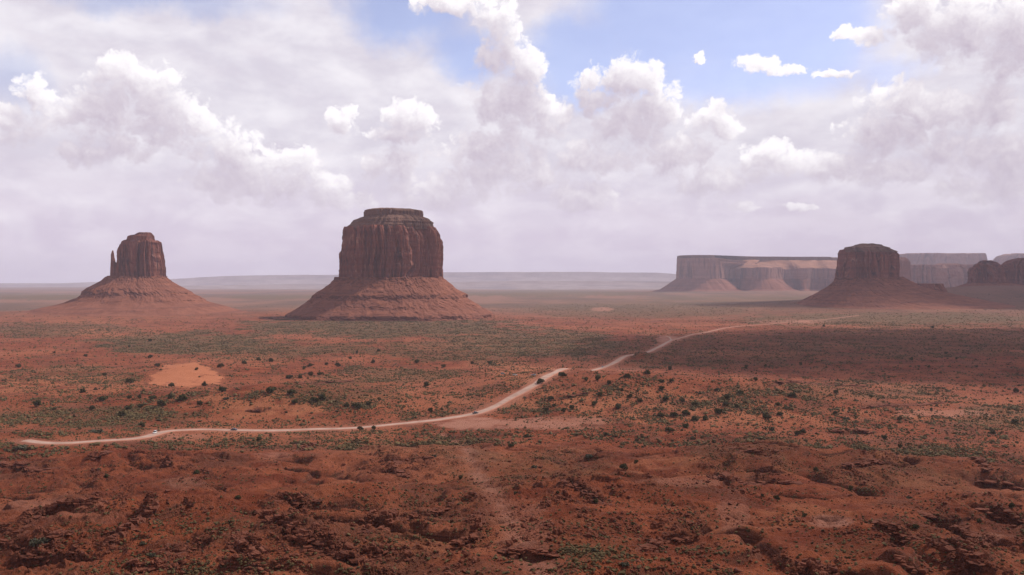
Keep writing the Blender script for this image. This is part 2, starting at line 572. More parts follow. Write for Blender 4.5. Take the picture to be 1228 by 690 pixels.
# ------------------------------------------------------------------ road
ROAD_A = [(30, 526.5), (45, 528), (60, 529), (85, 530), (105, 530), (130, 529), (150, 527.5), (165, 525.5), (178, 523), (190, 519.8), (202, 517.5), (218, 516), (240, 515.2),
          (262, 515.4), (285, 516), (320, 516), (350, 516), (380, 515.4), (410, 514), (440, 511.8), (470, 509.3), (500, 506.5), (525, 503.4), (548, 500), (570, 496.6),
          (588, 490.5), (602, 483), (614, 476.5), (626, 470), (638, 462.5), (648, 456.5)]
ROAD_B = [(707, 447.6), (719, 443.6), (731, 439.5), (744, 434), (757, 427.5)]
ROAD_C = [(777, 424), (786, 419.2), (795, 413.8), (803, 409.6), (812, 407), (828, 401.8), (845, 399.8), (858, 396.5), (868, 393.8), (892, 391.2), (925, 389.2), (955, 386.4), (985, 384.2), (1030, 380)]


def smooth_line(pts, step):
    p = np.array(pts, float)
    for _ in range(3):
        q = [p[0]]
        for a, b in zip(p[:-1], p[1:]):
            q += [a * .75 + b * .25, a * .25 + b * .75]
        q.append(p[-1]); p = np.array(q)
    s = np.concatenate([[0], np.cumsum(np.hypot(*np.diff(p, axis=0).T))])
    n = max(int(s[-1] / step), 4)
    t = np.linspace(0, s[-1], n)
    return np.stack([np.interp(t, s, p[:, 0]), np.interp(t, s, p[:, 1])], 1)


def road_pts(px): return [LK.at(*p) for p in px]


_a, _b, _c = road_pts(ROAD_A), [flat_xy(px, py, -1.0) for px, py in ROAD_B], [flat_xy(px, py, -1.0) for px, py in ROAD_C]
road_xy = smooth_line(_a + _b + _c, 5.0)
spur_xy = smooth_line([tuple(_c[2]), flat_xy(806, 408.5), flat_xy(803, 404.6), flat_xy(799, 402.5)], 5.0)


def grade(line, half, fade, drop, win):
    z = np.array([ground_z(x, y) for x, y in line])
    k = np.ones(win) / win
    z = np.convolve(np.pad(z, win // 2, mode='edge'), k, mode='valid')[:len(line)]
    d, s, u, L = polydist(GX, GY, [tuple(p) for p in line], half + fade + 2)
    m = d < half + fade
    seg = np.concatenate([[0], np.cumsum(np.hypot(*np.diff(line, axis=0).T))])
    zz = np.interp(u[m], seg, z) - drop
    w = 1 - sstep(half, half + fade, d[m])
    GZ[m] = GZ[m] * (1 - w) + zz * w
    return z, d


HALF = 4.4
road_z, road_d = grade(road_xy, HALF + 2.5, 16, 0.35, 17)
spur_z, spur_d = grade(spur_xy, 5.0, 10, 0.35, 5)
LK = Lookup()
GPX, GPY = project(GX[:, :NIN], GY[:, :NIN], GZ[:, :NIN])
VIS = LK.tan >= LK.cm - 1e-9

# a dry wash running down from the road
wash_xy = smooth_line([LK.at(*p) for p in [(530, 519), (552, 530), (563, 544), (566, 558), (578, 572), (588, 586), (604, 604), (612, 628), (636, 652), (660, 690)]], 2.0)
wash_d, _s, _u, _L = polydist(GX, GY, [tuple(p) for p in wash_xy], 30)
wash_d = wash_d + 2.2 * perlin(GX / 9, GY / 9, 55)
GZ -= 1.1 * np.exp(-(np.clip(wash_d, 0, None) / 4.5) ** 2)
LK = Lookup()
GPX, GPY = project(GX[:, :NIN], GY[:, :NIN], GZ[:, :NIN])
VIS = LK.tan >= LK.cm - 1e-9

# ------------------------------------------------------------------ soil: what grows and lies where, with far cloud-shadow bands painted in
def patch(lst, rag=0.35, sc=0.02, e0=1.25, e1=.55):
    """soft ragged patches given by centre and half-size in the picture, laid onto the ground"""
    out = np.zeros(GZ.shape)
    a = np.zeros(GPX.shape)
    nx = perlin(GX[:, :NIN] * sc, GY[:, :NIN] * sc, 41) + 0.6 * perlin(GX[:, :NIN] * sc * 3.1, GY[:, :NIN] * sc * 3.1, 42)
    for cx, cy, rx, ry, s in lst:
        q = ((GPX - cx) / rx) ** 2 + ((GPY - cy) / ry) ** 2 + rag * nx * 1.6
        a = np.maximum(a, s * sstep(e0, e1, q))
    out[:, :NIN] = a
    return out


A_green_shade = patch([(50, 356, 110, 4, 1), (640, 352, 130, 4, 1), (330, 356, 60, 3, .9), (880, 358, 120, 4, .6), (230, 412, 120, 14, .9), (60, 396, 110, 9, .6), (460, 392, 170, 14, 1), (640, 412, 120, 18, .8), (330, 420, 140, 10, .6), (1080, 383, 210, 8, .9), (760, 372, 150, 10, .6),  # thin far bands paint cloud shadow as dark soil; other patches are scrub
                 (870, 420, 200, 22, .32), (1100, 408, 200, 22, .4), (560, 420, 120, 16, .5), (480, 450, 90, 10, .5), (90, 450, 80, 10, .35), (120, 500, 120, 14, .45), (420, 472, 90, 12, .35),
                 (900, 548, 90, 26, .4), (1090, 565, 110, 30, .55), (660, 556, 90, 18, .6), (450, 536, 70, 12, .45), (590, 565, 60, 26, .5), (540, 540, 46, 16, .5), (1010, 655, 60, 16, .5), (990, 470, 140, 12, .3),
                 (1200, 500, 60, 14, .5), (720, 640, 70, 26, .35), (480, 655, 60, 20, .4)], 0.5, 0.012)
A_green_shade = np.where(RR[:, None] < 560, .45 * A_green_shade, A_green_shade)
A_orange = patch([(630, 449, 46, 11, 1), (60, 462, 120, 12, .75), (640, 478, 50, 18, .7), (760, 485, 130, 24, .75), (900, 496, 60, 18, .7), (595, 440, 30, 8, .7), (300, 432, 40, 8, .6), (322, 488, 92, 17, .95),
                  (500, 480, 80, 10, .4), (120, 400, 30, 7, .9), (170, 398, 30, 5, .5), (1000, 500, 80, 12, .5), (1100, 500, 60, 8, .6), (860, 640, 60, 30, .35), (960, 620, 60, 16, .55), (245, 520, 70, 10, .45),
                  (520, 380, 70, 4, .5), (800, 560, 70, 14, .5), (240, 480, 60, 14, .4), (100, 385, 110, 4, .4), (380, 375, 60, 5, .5)], 0.45, 0.02)
A_sand = patch([(229, 447, 30, 12, 1), (206, 453, 28, 9, 1), (249, 455, 17, 7, 1), (190, 458, 13, 4.5, 1), (224, 461, 18, 4, 1), (214, 443, 22, 7, 1)], 0.5, 0.05, 1.05, .70)
A_pale = patch([(801, 407, 15, 4, 1), (965, 386, 9, 1.6, 1), (722, 371, 14, 2.5, .8), (560, 508, 44, 8, 1), (620, 509, 70, 7, .8), (690, 508, 46, 9, .5), (205, 522, 40, 8, .5),  (995, 625, 26, 8, .8), (1130, 496, 60, 5, .55), (735, 443, 40, 4, .25),
                (950, 386, 50, 2.5, .5), (330, 548, 26, 7, .45), (60, 606, 60, 9, .4), (640, 640, 24, 40, .35), (880, 612, 20, 30, .4), (1180, 648, 26, 8, .5), (105, 620, 70, 8, .3), (220, 580, 26, 8, .35), (820, 578, 60, 6, .35)], 0.5, 0.03)
A_pale = np.maximum(A_pale, 0.6 * np.exp(-(np.clip(wash_d, 0, None) / 4.0) ** 2))
A_pale = np.maximum(A_pale, 0.55 * np.exp(-(np.clip(road_d - HALF, 0, None) / 7) ** 2) * (road_d < 60))
A_pale = np.maximum(A_pale, 0.7 * np.exp(-(np.clip(spur_d - 5, 0, None) / 10) ** 2) * (spur_d < 60))

# ------------------------------------------------------------------ materials
def new_mat(name):
    m = bpy.data.materials.new(name)
    m.use_nodes = True
    t = m.node_tree
    b = t.nodes['Principled BSDF']
    b.inputs['Roughness'].default_value = 0.95
    b.inputs['Specular IOR Level'].default_value = 0.08
    return m, NT(t), b


def attr(g, name):
    nd = g.n('ShaderNodeAttribute', attribute_name=name)
    return nd.outputs['Fac']


def mat_ground():
    m, g, b = new_mat('red_desert_soil')
    geo = g.n('ShaderNodeNewGeometry')
    pos = geo.outputs['Position']
    sep = g.n('ShaderNodeSeparateXYZ'); g.t.links.new(geo.outputs['Normal'], sep.inputs[0])
    spz = g.n('ShaderNodeSeparateXYZ'); g.t.links.new(pos, spz.inputs[0])
    n1 = g.noise(pos, 0.0055, 5, .6)
    n2 = g.noise(pos, 0.045, 5, .62)
    n3 = g.noise(pos, 0.30, 6, .72)
    n0 = g.noise(g.v('MULTIPLY', pos, (1, .55, 1)), 0.0016, 5, .6)
    red = g.mix(g.step(n2, .32, .68), (0.170, 0.038, 0.017), (0.275, 0.074, 0.032))
    red = g.mix(g.m('MULTIPLY', g.step(n3, .52, .70), .45), red, (0.105, 0.030, 0.017))
    red = g.mix(g.step(n1, .40, .66), red, (0.300, 0.094, 0.046))
    mo = g.noise(pos, 0.017, 6, .68)
    red = g.mix(g.m('MULTIPLY', g.step(mo, .50, .64), .5), red, (0.118, 0.050, 0.031))
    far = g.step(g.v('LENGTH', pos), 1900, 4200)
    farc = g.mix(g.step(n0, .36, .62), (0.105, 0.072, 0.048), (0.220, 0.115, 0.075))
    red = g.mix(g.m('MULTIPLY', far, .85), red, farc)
    # low plants and grey litter tint the soil; far bands paint in cloud shadow
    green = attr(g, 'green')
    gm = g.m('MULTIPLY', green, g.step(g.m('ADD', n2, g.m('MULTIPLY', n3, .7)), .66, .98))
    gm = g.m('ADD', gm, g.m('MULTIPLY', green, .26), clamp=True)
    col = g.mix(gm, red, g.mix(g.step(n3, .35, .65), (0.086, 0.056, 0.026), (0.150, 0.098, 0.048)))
    orange = attr(g, 'orange')
    om = g.m('MULTIPLY', orange, g.step(n2, .34, .62))
    col = g.mix(om, col, g.mix(n3, (0.320, 0.104, 0.046), (0.400, 0.152, 0.076)))
    pale = attr(g, 'pale')
    col = g.mix(g.m('MULTIPLY', pale, g.step(n2, .22, .55)), col, g.mix(n3, (0.320, 0.132, 0.086), (0.416, 0.196, 0.136)))
    sand = attr(g, 'sand')
    col = g.mix(sand, col, g.mix(n2, (0.400, 0.134, 0.062), (0.500, 0.186, 0.096)))
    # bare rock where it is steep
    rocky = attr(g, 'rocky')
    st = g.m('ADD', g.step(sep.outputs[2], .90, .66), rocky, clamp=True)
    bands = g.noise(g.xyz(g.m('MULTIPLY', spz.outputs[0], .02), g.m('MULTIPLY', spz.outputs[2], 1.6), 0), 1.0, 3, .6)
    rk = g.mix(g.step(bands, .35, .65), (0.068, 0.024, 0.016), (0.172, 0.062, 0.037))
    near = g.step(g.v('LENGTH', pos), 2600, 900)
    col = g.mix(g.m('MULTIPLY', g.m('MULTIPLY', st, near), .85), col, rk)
    # fine speckle of grit and tufts
    sp = g.noise(pos, 1.3, 4, .7)
    col = g.mix(g.step(sp, .60, .74), col, (0.076, 0.036, 0.022))
    col = g.mix(g.m('MULTIPLY', g.step(sp, .36, .26), .6), col, (0.336, 0.144, 0.088))
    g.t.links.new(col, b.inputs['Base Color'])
    bp = g.n('ShaderNodeBump')
    bp.inputs['Strength'].default_value = 0.9
    bp.inputs['Distance'].default_value = 1.1
    hgt = g.m('ADD', g.m('MULTIPLY', g.noise(pos, .55, 5, .68), 1.0), g.m('MULTIPLY', g.noise(pos, 2.2, 3, .7), .4))
    g.t.links.new(hgt, bp.inputs['Height'])
    g.t.links.new(bp.outputs[0], b.inputs['Normal'])
    return m


def mat_road():
    m, g, b = new_mat('pale_graded_dirt')
    geo = g.n('ShaderNodeNewGeometry')
    pos = geo.outputs['Position']
    c = g.mix(g.step(g.noise(pos, .08, 5, .65), .3, .7), (0.32, 0.205, 0.160), (0.43, 0.290, 0.235))
    rut = g.m('ABSOLUTE', g.m('SUBTRACT', attr(g, 'across'), 0.0))
    c = g.mix(g.m('MULTIPLY', g.step(rut, .45, 1.0), .8), c, (0.36, 0.135, 0.082))
    c = g.mix(g.m('MULTIPLY', g.step(g.noise(pos, .5, 4, .6), .55, .75), .35), c, (0.33, 0.15, 0.10))
    g.t.links.new(c, b.inputs['Base Color'])
    return m


def mat_cliff(name, base, dark, pale, k=1.0):
    m, g, b = new_mat(name)
    geo = g.n('ShaderNodeNewGeometry')
    pos = geo.outputs['Position']
    sp = g.n('ShaderNodeSeparateXYZ'); g.t.links.new(pos, sp.inputs[0])
    xy = g.m('ADD', sp.outputs[0], g.m('MULTIPLY', sp.outputs[1], .83))
    stv = g.xyz(g.m('MULTIPLY', xy, .085 * k), g.m('MULTIPLY', sp.outputs[2], .0085 * k), 0)
    s1 = g.noise(stv, 1.0, 5, .62)
    s2 = g.noise(stv, 3.3, 4, .6)
    bd = g.noise(g.xyz(g.m('MULTIPLY', xy, .004 * k), g.m('MULTIPLY', sp.outputs[2], .11 * k), 0), 1.0, 5, .6)
    c = g.mix(g.step(bd, .35, .65), base, tuple(x * 1.22 for x in base))
    c = g.mix(g.m('MULTIPLY', g.step(s1, .50, .68), .85), c, dark)
    c = g.mix(g.m('MULTIPLY', g.step(s2, .56, .74), .65), c, pale)
    g.t.links.new(c, b.inputs['Base Color'])
    bp = g.n('ShaderNodeBump')
    bp.inputs['Strength'].default_value = 0.8
    bp.inputs['Distance'].default_value = 3.0 / k
    g.t.links.new(g.m('ADD', s2, g.m('MULTIPLY', g.noise(pos, .22 * k, 4, .65, dim='3D'), .7)), bp.inputs['Height'])
    g.t.links.new(bp.outputs[0], b.inputs['Normal'])
    return m


def mat_talus(name, k=1.0, tint=(1, 1, 1)):
    m, g, b = new_mat(name)
    geo = g.n('ShaderNodeNewGeometry')
    pos = geo.outputs['Position']
    sp = g.n('ShaderNodeSeparateXYZ'); g.t.links.new(pos, sp.inputs[0])
    sn = g.n('ShaderNodeSeparateXYZ'); g.t.links.new(geo.outputs['Normal'], sn.inputs[0])
    n = g.noise(pos, .035 * k, 5, .65, dim='3D')
    n2 = g.noise(pos, .22 * k, 4, .7, dim='3D')
    bd = g.noise(g.xyz(g.m('MULTIPLY', sp.outputs[0], .006 * k), g.m('MULTIPLY', sp.outputs[2], .16 * k), 0), 1.0, 4, .6)
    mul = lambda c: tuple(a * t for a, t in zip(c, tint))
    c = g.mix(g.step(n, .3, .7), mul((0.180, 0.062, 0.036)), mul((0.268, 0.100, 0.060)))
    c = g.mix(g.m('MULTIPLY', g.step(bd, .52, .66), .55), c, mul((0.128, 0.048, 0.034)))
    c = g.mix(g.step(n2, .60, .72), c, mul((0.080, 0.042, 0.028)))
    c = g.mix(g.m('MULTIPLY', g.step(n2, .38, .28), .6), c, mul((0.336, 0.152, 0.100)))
    c = g.mix(g.m('MULTIPLY', g.step(sn.outputs[2], .62, .40), .7), c, mul((0.104, 0.040, 0.027)))
    g.t.links.new(c, b.inputs['Base Color'])
    bp = g.n('ShaderNodeBump')
    bp.inputs['Strength'].default_value = 0.8
    bp.inputs['Distance'].default_value = 2.5 / k
    g.t.links.new(n2, bp.inputs['Height'])
    g.t.links.new(bp.outputs[0], b.inputs['Normal'])
    return m


def mat_leaf(name, a, c2, bark=False):
    m, g, b = new_mat(name)
    geo = g.n('ShaderNodeNewGeometry')
    c = g.mix(geo.outputs['Random Per Island'], a, c2)
    oi = g.n('ShaderNodeObjectInfo')
    c = g.mix(g.m('MULTIPLY', oi.outputs['Random'], .45), c, (0.105, 0.080, 0.042))
    g.t.links.new(c, b.inputs['Base Color'])
    return m


def mat_plain(name, col, rough=.9, metal=0.0, spec=.3, coat=0.0, var=.12, scale=2.0):
    m, g, b = new_mat(name)
    tc = g.n('ShaderNodeTexCoord')
    n = g.noise(tc.outputs['Object'], scale, 3, .6, dim='3D')
    c = g.mix(n, tuple(x * (1 - var) for x in col), tuple(min(1, x * (1 + var)) for x in col))
    g.t.links.new(c, b.inputs['Base Color'])
    b.inputs['Roughness'].default_value = rough
    b.inputs['Metallic'].default_value = metal
    b.inputs['Specular IOR Level'].default_value = spec
    b.inputs['Coat Weight'].default_value = coat
    return m


M = dict(
    ground=mat_ground(), road=mat_road(),
    cliff=mat_cliff('red_cliff_sandstone', (0.185, 0.064, 0.044), (0.050, 0.022, 0.019), (0.46, 0.26, 0.19)),
    cap=mat_cliff('brown_cap_rock', (0.150, 0.080, 0.058), (0.060, 0.034, 0.027), (0.27, 0.155, 0.115)),
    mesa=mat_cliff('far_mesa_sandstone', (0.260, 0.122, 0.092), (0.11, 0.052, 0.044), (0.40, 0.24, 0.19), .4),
    talus=mat_talus('red_talus'), talus_far=mat_talus('far_talus', .4), hills=mat_talus('hazed_hill_soil', .1, (1.2, 2.5, 4.0)),  # hills: pale blue tint paints extra distance haze into the soil
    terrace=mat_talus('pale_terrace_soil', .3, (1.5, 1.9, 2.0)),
    juniper=mat_leaf('juniper_leaves', (0.026, 0.030, 0.012), (0.088, 0.086, 0.036)),
    sage=mat_leaf('sage_leaves', (0.060, 0.062, 0.042), (0.135, 0.125, 0.085)),
    scrub=mat_leaf('dry_scrub', (0.046, 0.034, 0.016), (0.165, 0.110, 0.052)),
    bark=mat_plain('juniper_bark', (0.10, 0.065, 0.045)),
    rock=mat_cliff('boulder_rock', (0.150, 0.050, 0.030), (0.07, 0.025, 0.017), (0.27, 0.115, 0.075), 5.0),
)


# ------------------------------------------------------------------ mesh helpers
def mesh_np(name, V, F, mat, parent=None, smooth=True, quads=True):
    V = np.asarray(V, np.float32).reshape(-1, 3)
    F = np.asarray(F, np.int32)
    k = F.shape[1]
    me = bpy.data.meshes.new(name)
    me.vertices.add(len(V)); me.vertices.foreach_set('co', V.ravel())
    me.loops.add(F.size); me.loops.foreach_set('vertex_index', F.ravel())
    me.polygons.add(len(F))
    me.polygons.foreach_set('loop_start', np.arange(0, F.size, k, dtype=np.int32))
    me.polygons.foreach_set('loop_total', np.full(len(F), k, np.int32))
    me.polygons.foreach_set('use_smooth', np.full(len(F), smooth))
    me.update(calc_edges=True)
    if mat: me.materials.append(mat)
    o = bpy.data.objects.new(name, me)
    COL.objects.link(o)
    if parent is not None: o.parent = parent
    return o


def grid_faces(nr, nc, wrap=False, flip=False):
    i = np.arange(nr - 1)[:, None]
    j = np.arange(nc if wrap else nc - 1)[None, :]
    j2 = (j + 1) % nc
    a, b, c, d = i * nc + j, i * nc + j2, (i + 1) * nc + j2, (i + 1) * nc + j
    f = np.stack(np.broadcast_arrays(a, b, c, d), -1).reshape(-1, 4)
    return f[:, ::-1] if flip else f


def tag(o, label=None, cat=None, group=None, kind=None):
    if label: o['label'] = label
    if cat: o['category'] = cat
    if group: o['group'] = group
    if kind: o['kind'] = kind
    return o


def empty(name, loc, rz=0.0):
    o = bpy.data.objects.new(name, None)
    COL.objects.link(o)
    o.location = loc
    o.rotation_euler = (0, 0, rz)
    return o


def add_attr(o, name, data):
    a = o.data.attributes.new(name, 'FLOAT', 'POINT')
    a.data.foreach_set('value', np.asarray(data, np.float32).ravel())


# ------------------------------------------------------------------ ground and road
V = np.stack([GX, GY, GZ], -1).reshape(-1, 3)
V = np.vstack([V, [[0, 0, 108.3]]])
F = grid_faces(len(RR), len(AZ), wrap=True)
nc = len(AZ)
hub = np.stack([np.full(nc, 0.3) * np.sin(AZ), np.full(nc, 0.3) * np.cos(AZ), np.full(nc, 108.3)], -1)
V = np.vstack([V[:-1], hub])
j = np.arange(nc); j2 = (j + 1) % nc
nb = len(RR) * nc
F = np.vstack([F, np.stack([nb + j, nb + j2, j2, j], -1)])
ground = mesh_np('ground', V, F, M['ground'])
tag(ground, 'red desert plain and slopes with scattered scrub', kind='structure')
for nm, A in (('green', A_green_shade), ('orange', A_orange), ('sand', A_sand), ('pale', A_pale), ('rocky', ROCKY)):  # 'green' holds scrub and the painted far cloud-shadow bands
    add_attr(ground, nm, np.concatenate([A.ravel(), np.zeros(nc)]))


def ribbon(name, line, z, half, mat, lift=0.0):
    t = np.gradient(line, axis=0)
    t /= np.hypot(t[:, 0], t[:, 1])[:, None] + 1e-9
    nrm = np.stack([-t[:, 1], t[:, 0]], 1)
    across = np.array([-1.12, -1, -.6, -.2, .2, .6, 1, 1.12])
    dz = np.array([-.55, -.12, -.04, 0.02, 0.02, -.04, -.12, -.55])
    w = half * np.interp(line[:, 1], [1500, 1720, 2100, 2600], [1, .55, .4, .3]) * (1 + 0.22 * perlin(np.arange(len(line)) / 7, 0 * line[:, 0], 51))
    P = np.zeros((len(line), 8, 3))
    P[:, :, :2] = line[:, None, :] + nrm[:, None, :] * (across[None, :, None] * w[:, None, None])
    P[:, :, 2] = z[:, None] + dz[None] + lift
    o = mesh_np(name, P.reshape(-1, 3), grid_faces(len(line), 8, flip=True), mat)
    add_attr(o, 'across', np.broadcast_to(across, (len(line), 8)))
    return tag(o, kind='structure')


ribbon('road', road_xy, road_z, HALF, M['road'])
ribbon('road_spur', spur_xy, spur_z, 4.0, M['road'], .05)


# ------------------------------------------------------------------ buttes
def interp_outline(pts, d, zs):
    x = np.array([(p[0] - W0 / 2) / FPX * d for p in pts])
    z = np.array([CAMZ + (HOR - p[1]) / FPX * d for p in pts])
    o = np.argsort(z, kind='stable')
    return np.interp(zs, z[o], x[o])


def tower_rings(left, right, d, ratio, nth, zs, p=3.0, rot=0.0):
    xl, xr = interp_outline(left, d, zs), interp_outline(right, d, zs)
    a, mx = np.maximum((xr - xl) / 2, .4), (xr + xl) / 2
    th = np.pi / 2 + np.linspace(0, 2 * np.pi, nth, endpoint=False)
    cx = np.sign(np.cos(th)) * np.abs(np.cos(th)) ** (2 / p)
    cy = np.sign(np.sin(th)) * np.abs(np.sin(th)) ** (2 / p)
    if rot:
        c_, s_ = math.cos(rot), math.sin(rot)
        cx, cy = c_ * cx - s_ * cy, s_ * cx + c_ * cy
        th = th + rot
    lo, hi = cx.min(), cx.max()
    cx = (cx - lo) / (hi - lo) * 2 - 1
    cy = cy / max(abs(cy.min()), abs(cy.max()))
    X = mx[:, None] + a[:, None] * cx[None]
    b = a * ratio if np.isscalar(ratio) else np.interp(zs, ratio[0], ratio[1])
    Y = d + b[:, None] * cy[None]
    L = math.hypot(cx[0], cy[0])
    nx, ny = np.cos(th)[None] * np.ones_like(X), np.sin(th)[None] * np.ones_like(X)
    s = (th - th[0])[None] * float(np.mean(a)) * np.ones_like(X)
    return X, Y, nx, ny, s


def zlev(py_list, d):
    return [CAMZ + (HOR - q) / FPX * d for q in py_list]


def close_rings(P, top=True):
    """rings bottom to top -> verts, faces with a flat-ish domed lid"""
    nl, n = P.shape[:2]
    V = [P.reshape(-1, 3)]
    F = [grid_faces(nl, n, wrap=True)]
    if top:
        c = P[-1].mean(0)
        base = nl * n
        prev = (nl - 1) * n
        for k, fr in enumerate((.66, .33, .02)):
            ring = c + (P[-1] - c) * fr
            ring[:, 2] += 0.8 * perlin(ring[:, 0] / 20, ring[:, 1] / 20, 61)
            V.append(ring)
            j = np.arange(n); j2 = (j + 1) % n
            F.append(np.stack([prev + j, prev + j2, base + j2, base + j], -1))
            prev = base; base += n
    return np.vstack(V), np.vstack(F)


def columns(s, f, w0, w1, bulge, jut, seed):
    """rounded buttresses of uneven width between deep clefts; some break off below the rim"""
    rg = np.random.default_rng(seed)
    L = float(s.max()) + 30
    edges = [float(s.min()) - 30]
    while edges[-1] < L: edges.append(edges[-1] + w0 + (w1 - w0) * rg.uniform() ** 2.2 * rg.uniform(.6, 1.5))
    edges = np.array(edges)
    n = len(edges)
    off = rg.uniform(-1, 1, n) * jut
    brk = np.where(rg.uniform(0, 1, n) < .45, rg.uniform(.35, .95, n), 2.0)
    i = np.clip(np.searchsorted(edges, s) - 1, 0, n - 2)
    t = np.clip((s - edges[i]) / (edges[i + 1] - edges[i]), 0, 1)
    w = edges[i + 1] - edges[i]
    round_ = 1 - np.abs(2 * t - 1) ** 3.2
    top = 1 - sstep(brk[i] - .03, brk[i] + .03, f)
    return bulge * np.minimum(w / w1 + .35, 1) * (round_ - .7) + off[i] * (.25 + .75 * round_) - jut * .45 * (1 - top) * round_


def cliff_part(name, parent, left, right, d, ratio, py0, py1, mat, seed, nz=90, nth=900, amp=1.0, p=3.0, k=1.0, ledge=0.0, flare=0.0, rot=0.0):
    z0, z1 = zlev([py0, py1], d)
    zs = np.linspace(z0, z1, nz)
    X, Y, nx, ny, s = tower_rings(left, right, d, ratio, nth, zs, p, rot)
    Z = zs[:, None] * np.ones_like(X)
    sw = s + 9 * perlin(s / 70, Z / 70, seed + 5) + 3 * perlin(s / 20, Z / 30, seed + 6)
    f = (Z - z0) / (z1 - z0)
    D = 4 * (fbm(sw / (62 * k), Z / 700, 2, seed, ridge=True) - .45)
    D += columns(sw, f, 17 * k, 62 * k, 14.0, 10.0, seed + 1)
    D += columns(sw + 3 * perlin(s / 20, Z / 60, seed + 9), f, 5 * k, 21 * k, 5.2, 4.6, seed + 2)
    D += 2.6 * fbm(s / (9 * k), Z / (12 * k), 4, seed + 4, gain=.6)
    blk = np.floor(Z / (17 * k) + 1.2 * perlin(s / (26 * k), s * 0, seed + 12))
    D += 2.6 * perlin(s / (15 * k) + blk * 3.7, blk * 1.37, seed + 13)
    D += 1.0 * fbm(s / (2.6 * k), Z / (20 * k), 2, seed + 5)
    D -= np.percentile(D, 78)
    if flare: D += flare * np.exp(-f / .07)
    if ledge: D += ledge * (perlin(s / 90, Z / (5.5 * k), seed + 6) + .5 * perlin(s / 40, Z / (2.4 * k), seed + 7))
    D *= amp
    X, Y = X + nx * D, Y + ny * D
    crumble = sstep(.86, 1, f)
    Z = Z + crumble * amp * (3.0 * fbm(s / (26 * k), s * 0, 3, seed + 8) - 1.0)
    P = np.stack([X, Y, Z], -1)
    Vv, Ff = close_rings(P)
    o = mesh_np(name, Vv - np.array(parent.location), Ff, mat, parent)
    return o


def talus_part(name, parent, left, right, d, ratio, py0, py1, mat, seed, nz=130, nth=900, amp=1.0, p=2.3, k=1.0, steps=()):
    z0, z1 = zlev([py0, py1], d)
    zs = np.linspace(z0 - 14 * k, z1, nz)
    X, Y, nx, ny, s = tower_rings(left, right, d, ratio, nth, np.maximum(zs, z0), p)
    Z = zs[:, None] * np.ones_like(X)
    f = np.clip((Z - z0) / (z1 - z0), 0, 1)
    env = (0.35 + np.sin(np.pi * np.clip(f, 0, 1)))
    s = s + 22 * k * fbm(X / (60 * k), Z / (45 * k), 3, seed + 8)
    D = 6 * (fbm(s / (75 * k), f * 1.6, 3, seed, ridge=True) - .5) * env
    D += 3.0 * fbm(s / (26 * k), Z / (30 * k), 3, seed + 1, ridge=True) * env
    D += 5.6 * fbm(s / (12 * k), Z / (9 * k), 4, seed + 2, gain=.62)
    D += 2.6 * np.clip(fbm(s / (90 * k), Z / (24 * k), 2, seed + 7) + .15, 0, 1) * (np.abs(((Z / (11.0 * k) + .7 * perlin(s / (70 * k), Z * 0, seed + 3)) % 1) - .5) * 2 - .5)
    for (zf, depth) in steps:
        ff = f + .05 * fbm(s / (80 * k), Z * 0, 3, seed + 4)
        D += depth * np.clip((ff - zf + .07) / .07, 0, 1) * (1 - sstep(zf, zf + .17, ff)) * np.clip(.55 + 1.2 * fbm(s / (70 * k), Z * 0 + zf * 9, 3, seed + 6), 0, 1.3)
    Z = Z + f ** 3 * amp * (9 * fbm(s / (45 * k), s * 0, 4, seed + 9) + 2)
    base = sstep(0.0, 0.12, f)
    D = D * amp * (0.4 + .6 * base) - 3
    X, Y = X + nx * D, Y + ny * D
    P = np.stack([X, Y, Z], -1)
    Vv, Ff = close_rings(P)
    return mesh_np(name, Vv - np.array(parent.location), Ff, mat, parent)


def butte_root(name, px, d, label, cat='butte', group=None):
    x = (px - W0 / 2) / FPX * d
    return tag(empty(name, (x, d, 0)), label, cat, group)


# the large butte in the middle
DB = 2590
rt = butte_root('sandstone_butte', 468, DB, 'large round red sandstone butte with a flat stepped top and broad cone of scree')
cliff_part('cliff', rt, [(404.8, 345), (405.3, 338.5), (405.4, 316), (405.8, 300), (406.8, 284), (407.6, 276), (409, 273.6)], [(529, 345), (528.6, 336), (529.6, 304), (528.6, 290), (526.6, 280), (524, 275), (521, 272)],
           DB, .86, 344, 272.5, M['cliff'], 101, nz=120, nth=1700, amp=1.0, p=3.1, flare=4, rot=R(38))
cliff_part('shoulder', rt, [(413, 277), (416.5, 272.5), (421, 268.5), (424.5, 264.5), (434, 260.5), (438.5, 258)], [(521, 277), (519.5, 270.5), (518, 266.5), (514, 263), (507, 259.5), (502.5, 258)],
           DB, .82, 276, 258.3, M['cap'], 111, nz=44, nth=900, amp=.45, p=2.9, ledge=5.5, rot=R(38))
cliff_part('cap_ledge', rt, [(435.5, 262), (434.6, 258), (435.2, 254), (436, 252.2), (444, 250.8)], [(506, 262), (507.2, 258.5), (507.4, 255), (506.2, 252.9), (492, 250.8)],
           DB, .74, 261.5, 250.6, M['cap'], 121, nz=26, nth=700, amp=.32, p=3.0, ledge=3.0, rot=R(38))
talus_part('scree_slope', rt, [(402, 336), (398, 341), (388, 348), (376, 358), (365, 366.5), (358, 371), (350, 376), (340, 386)], [(531, 334), (536, 338), (546, 346), (560, 357.5), (571, 365), (581, 370.5), (590, 376), (600, 386)],
           DB, .95, 384, 334, M['talus'], 131, nz=190, nth=1200, amp=.9, steps=((.60, 12), (.36, 6.0), (.17, 11.0)))

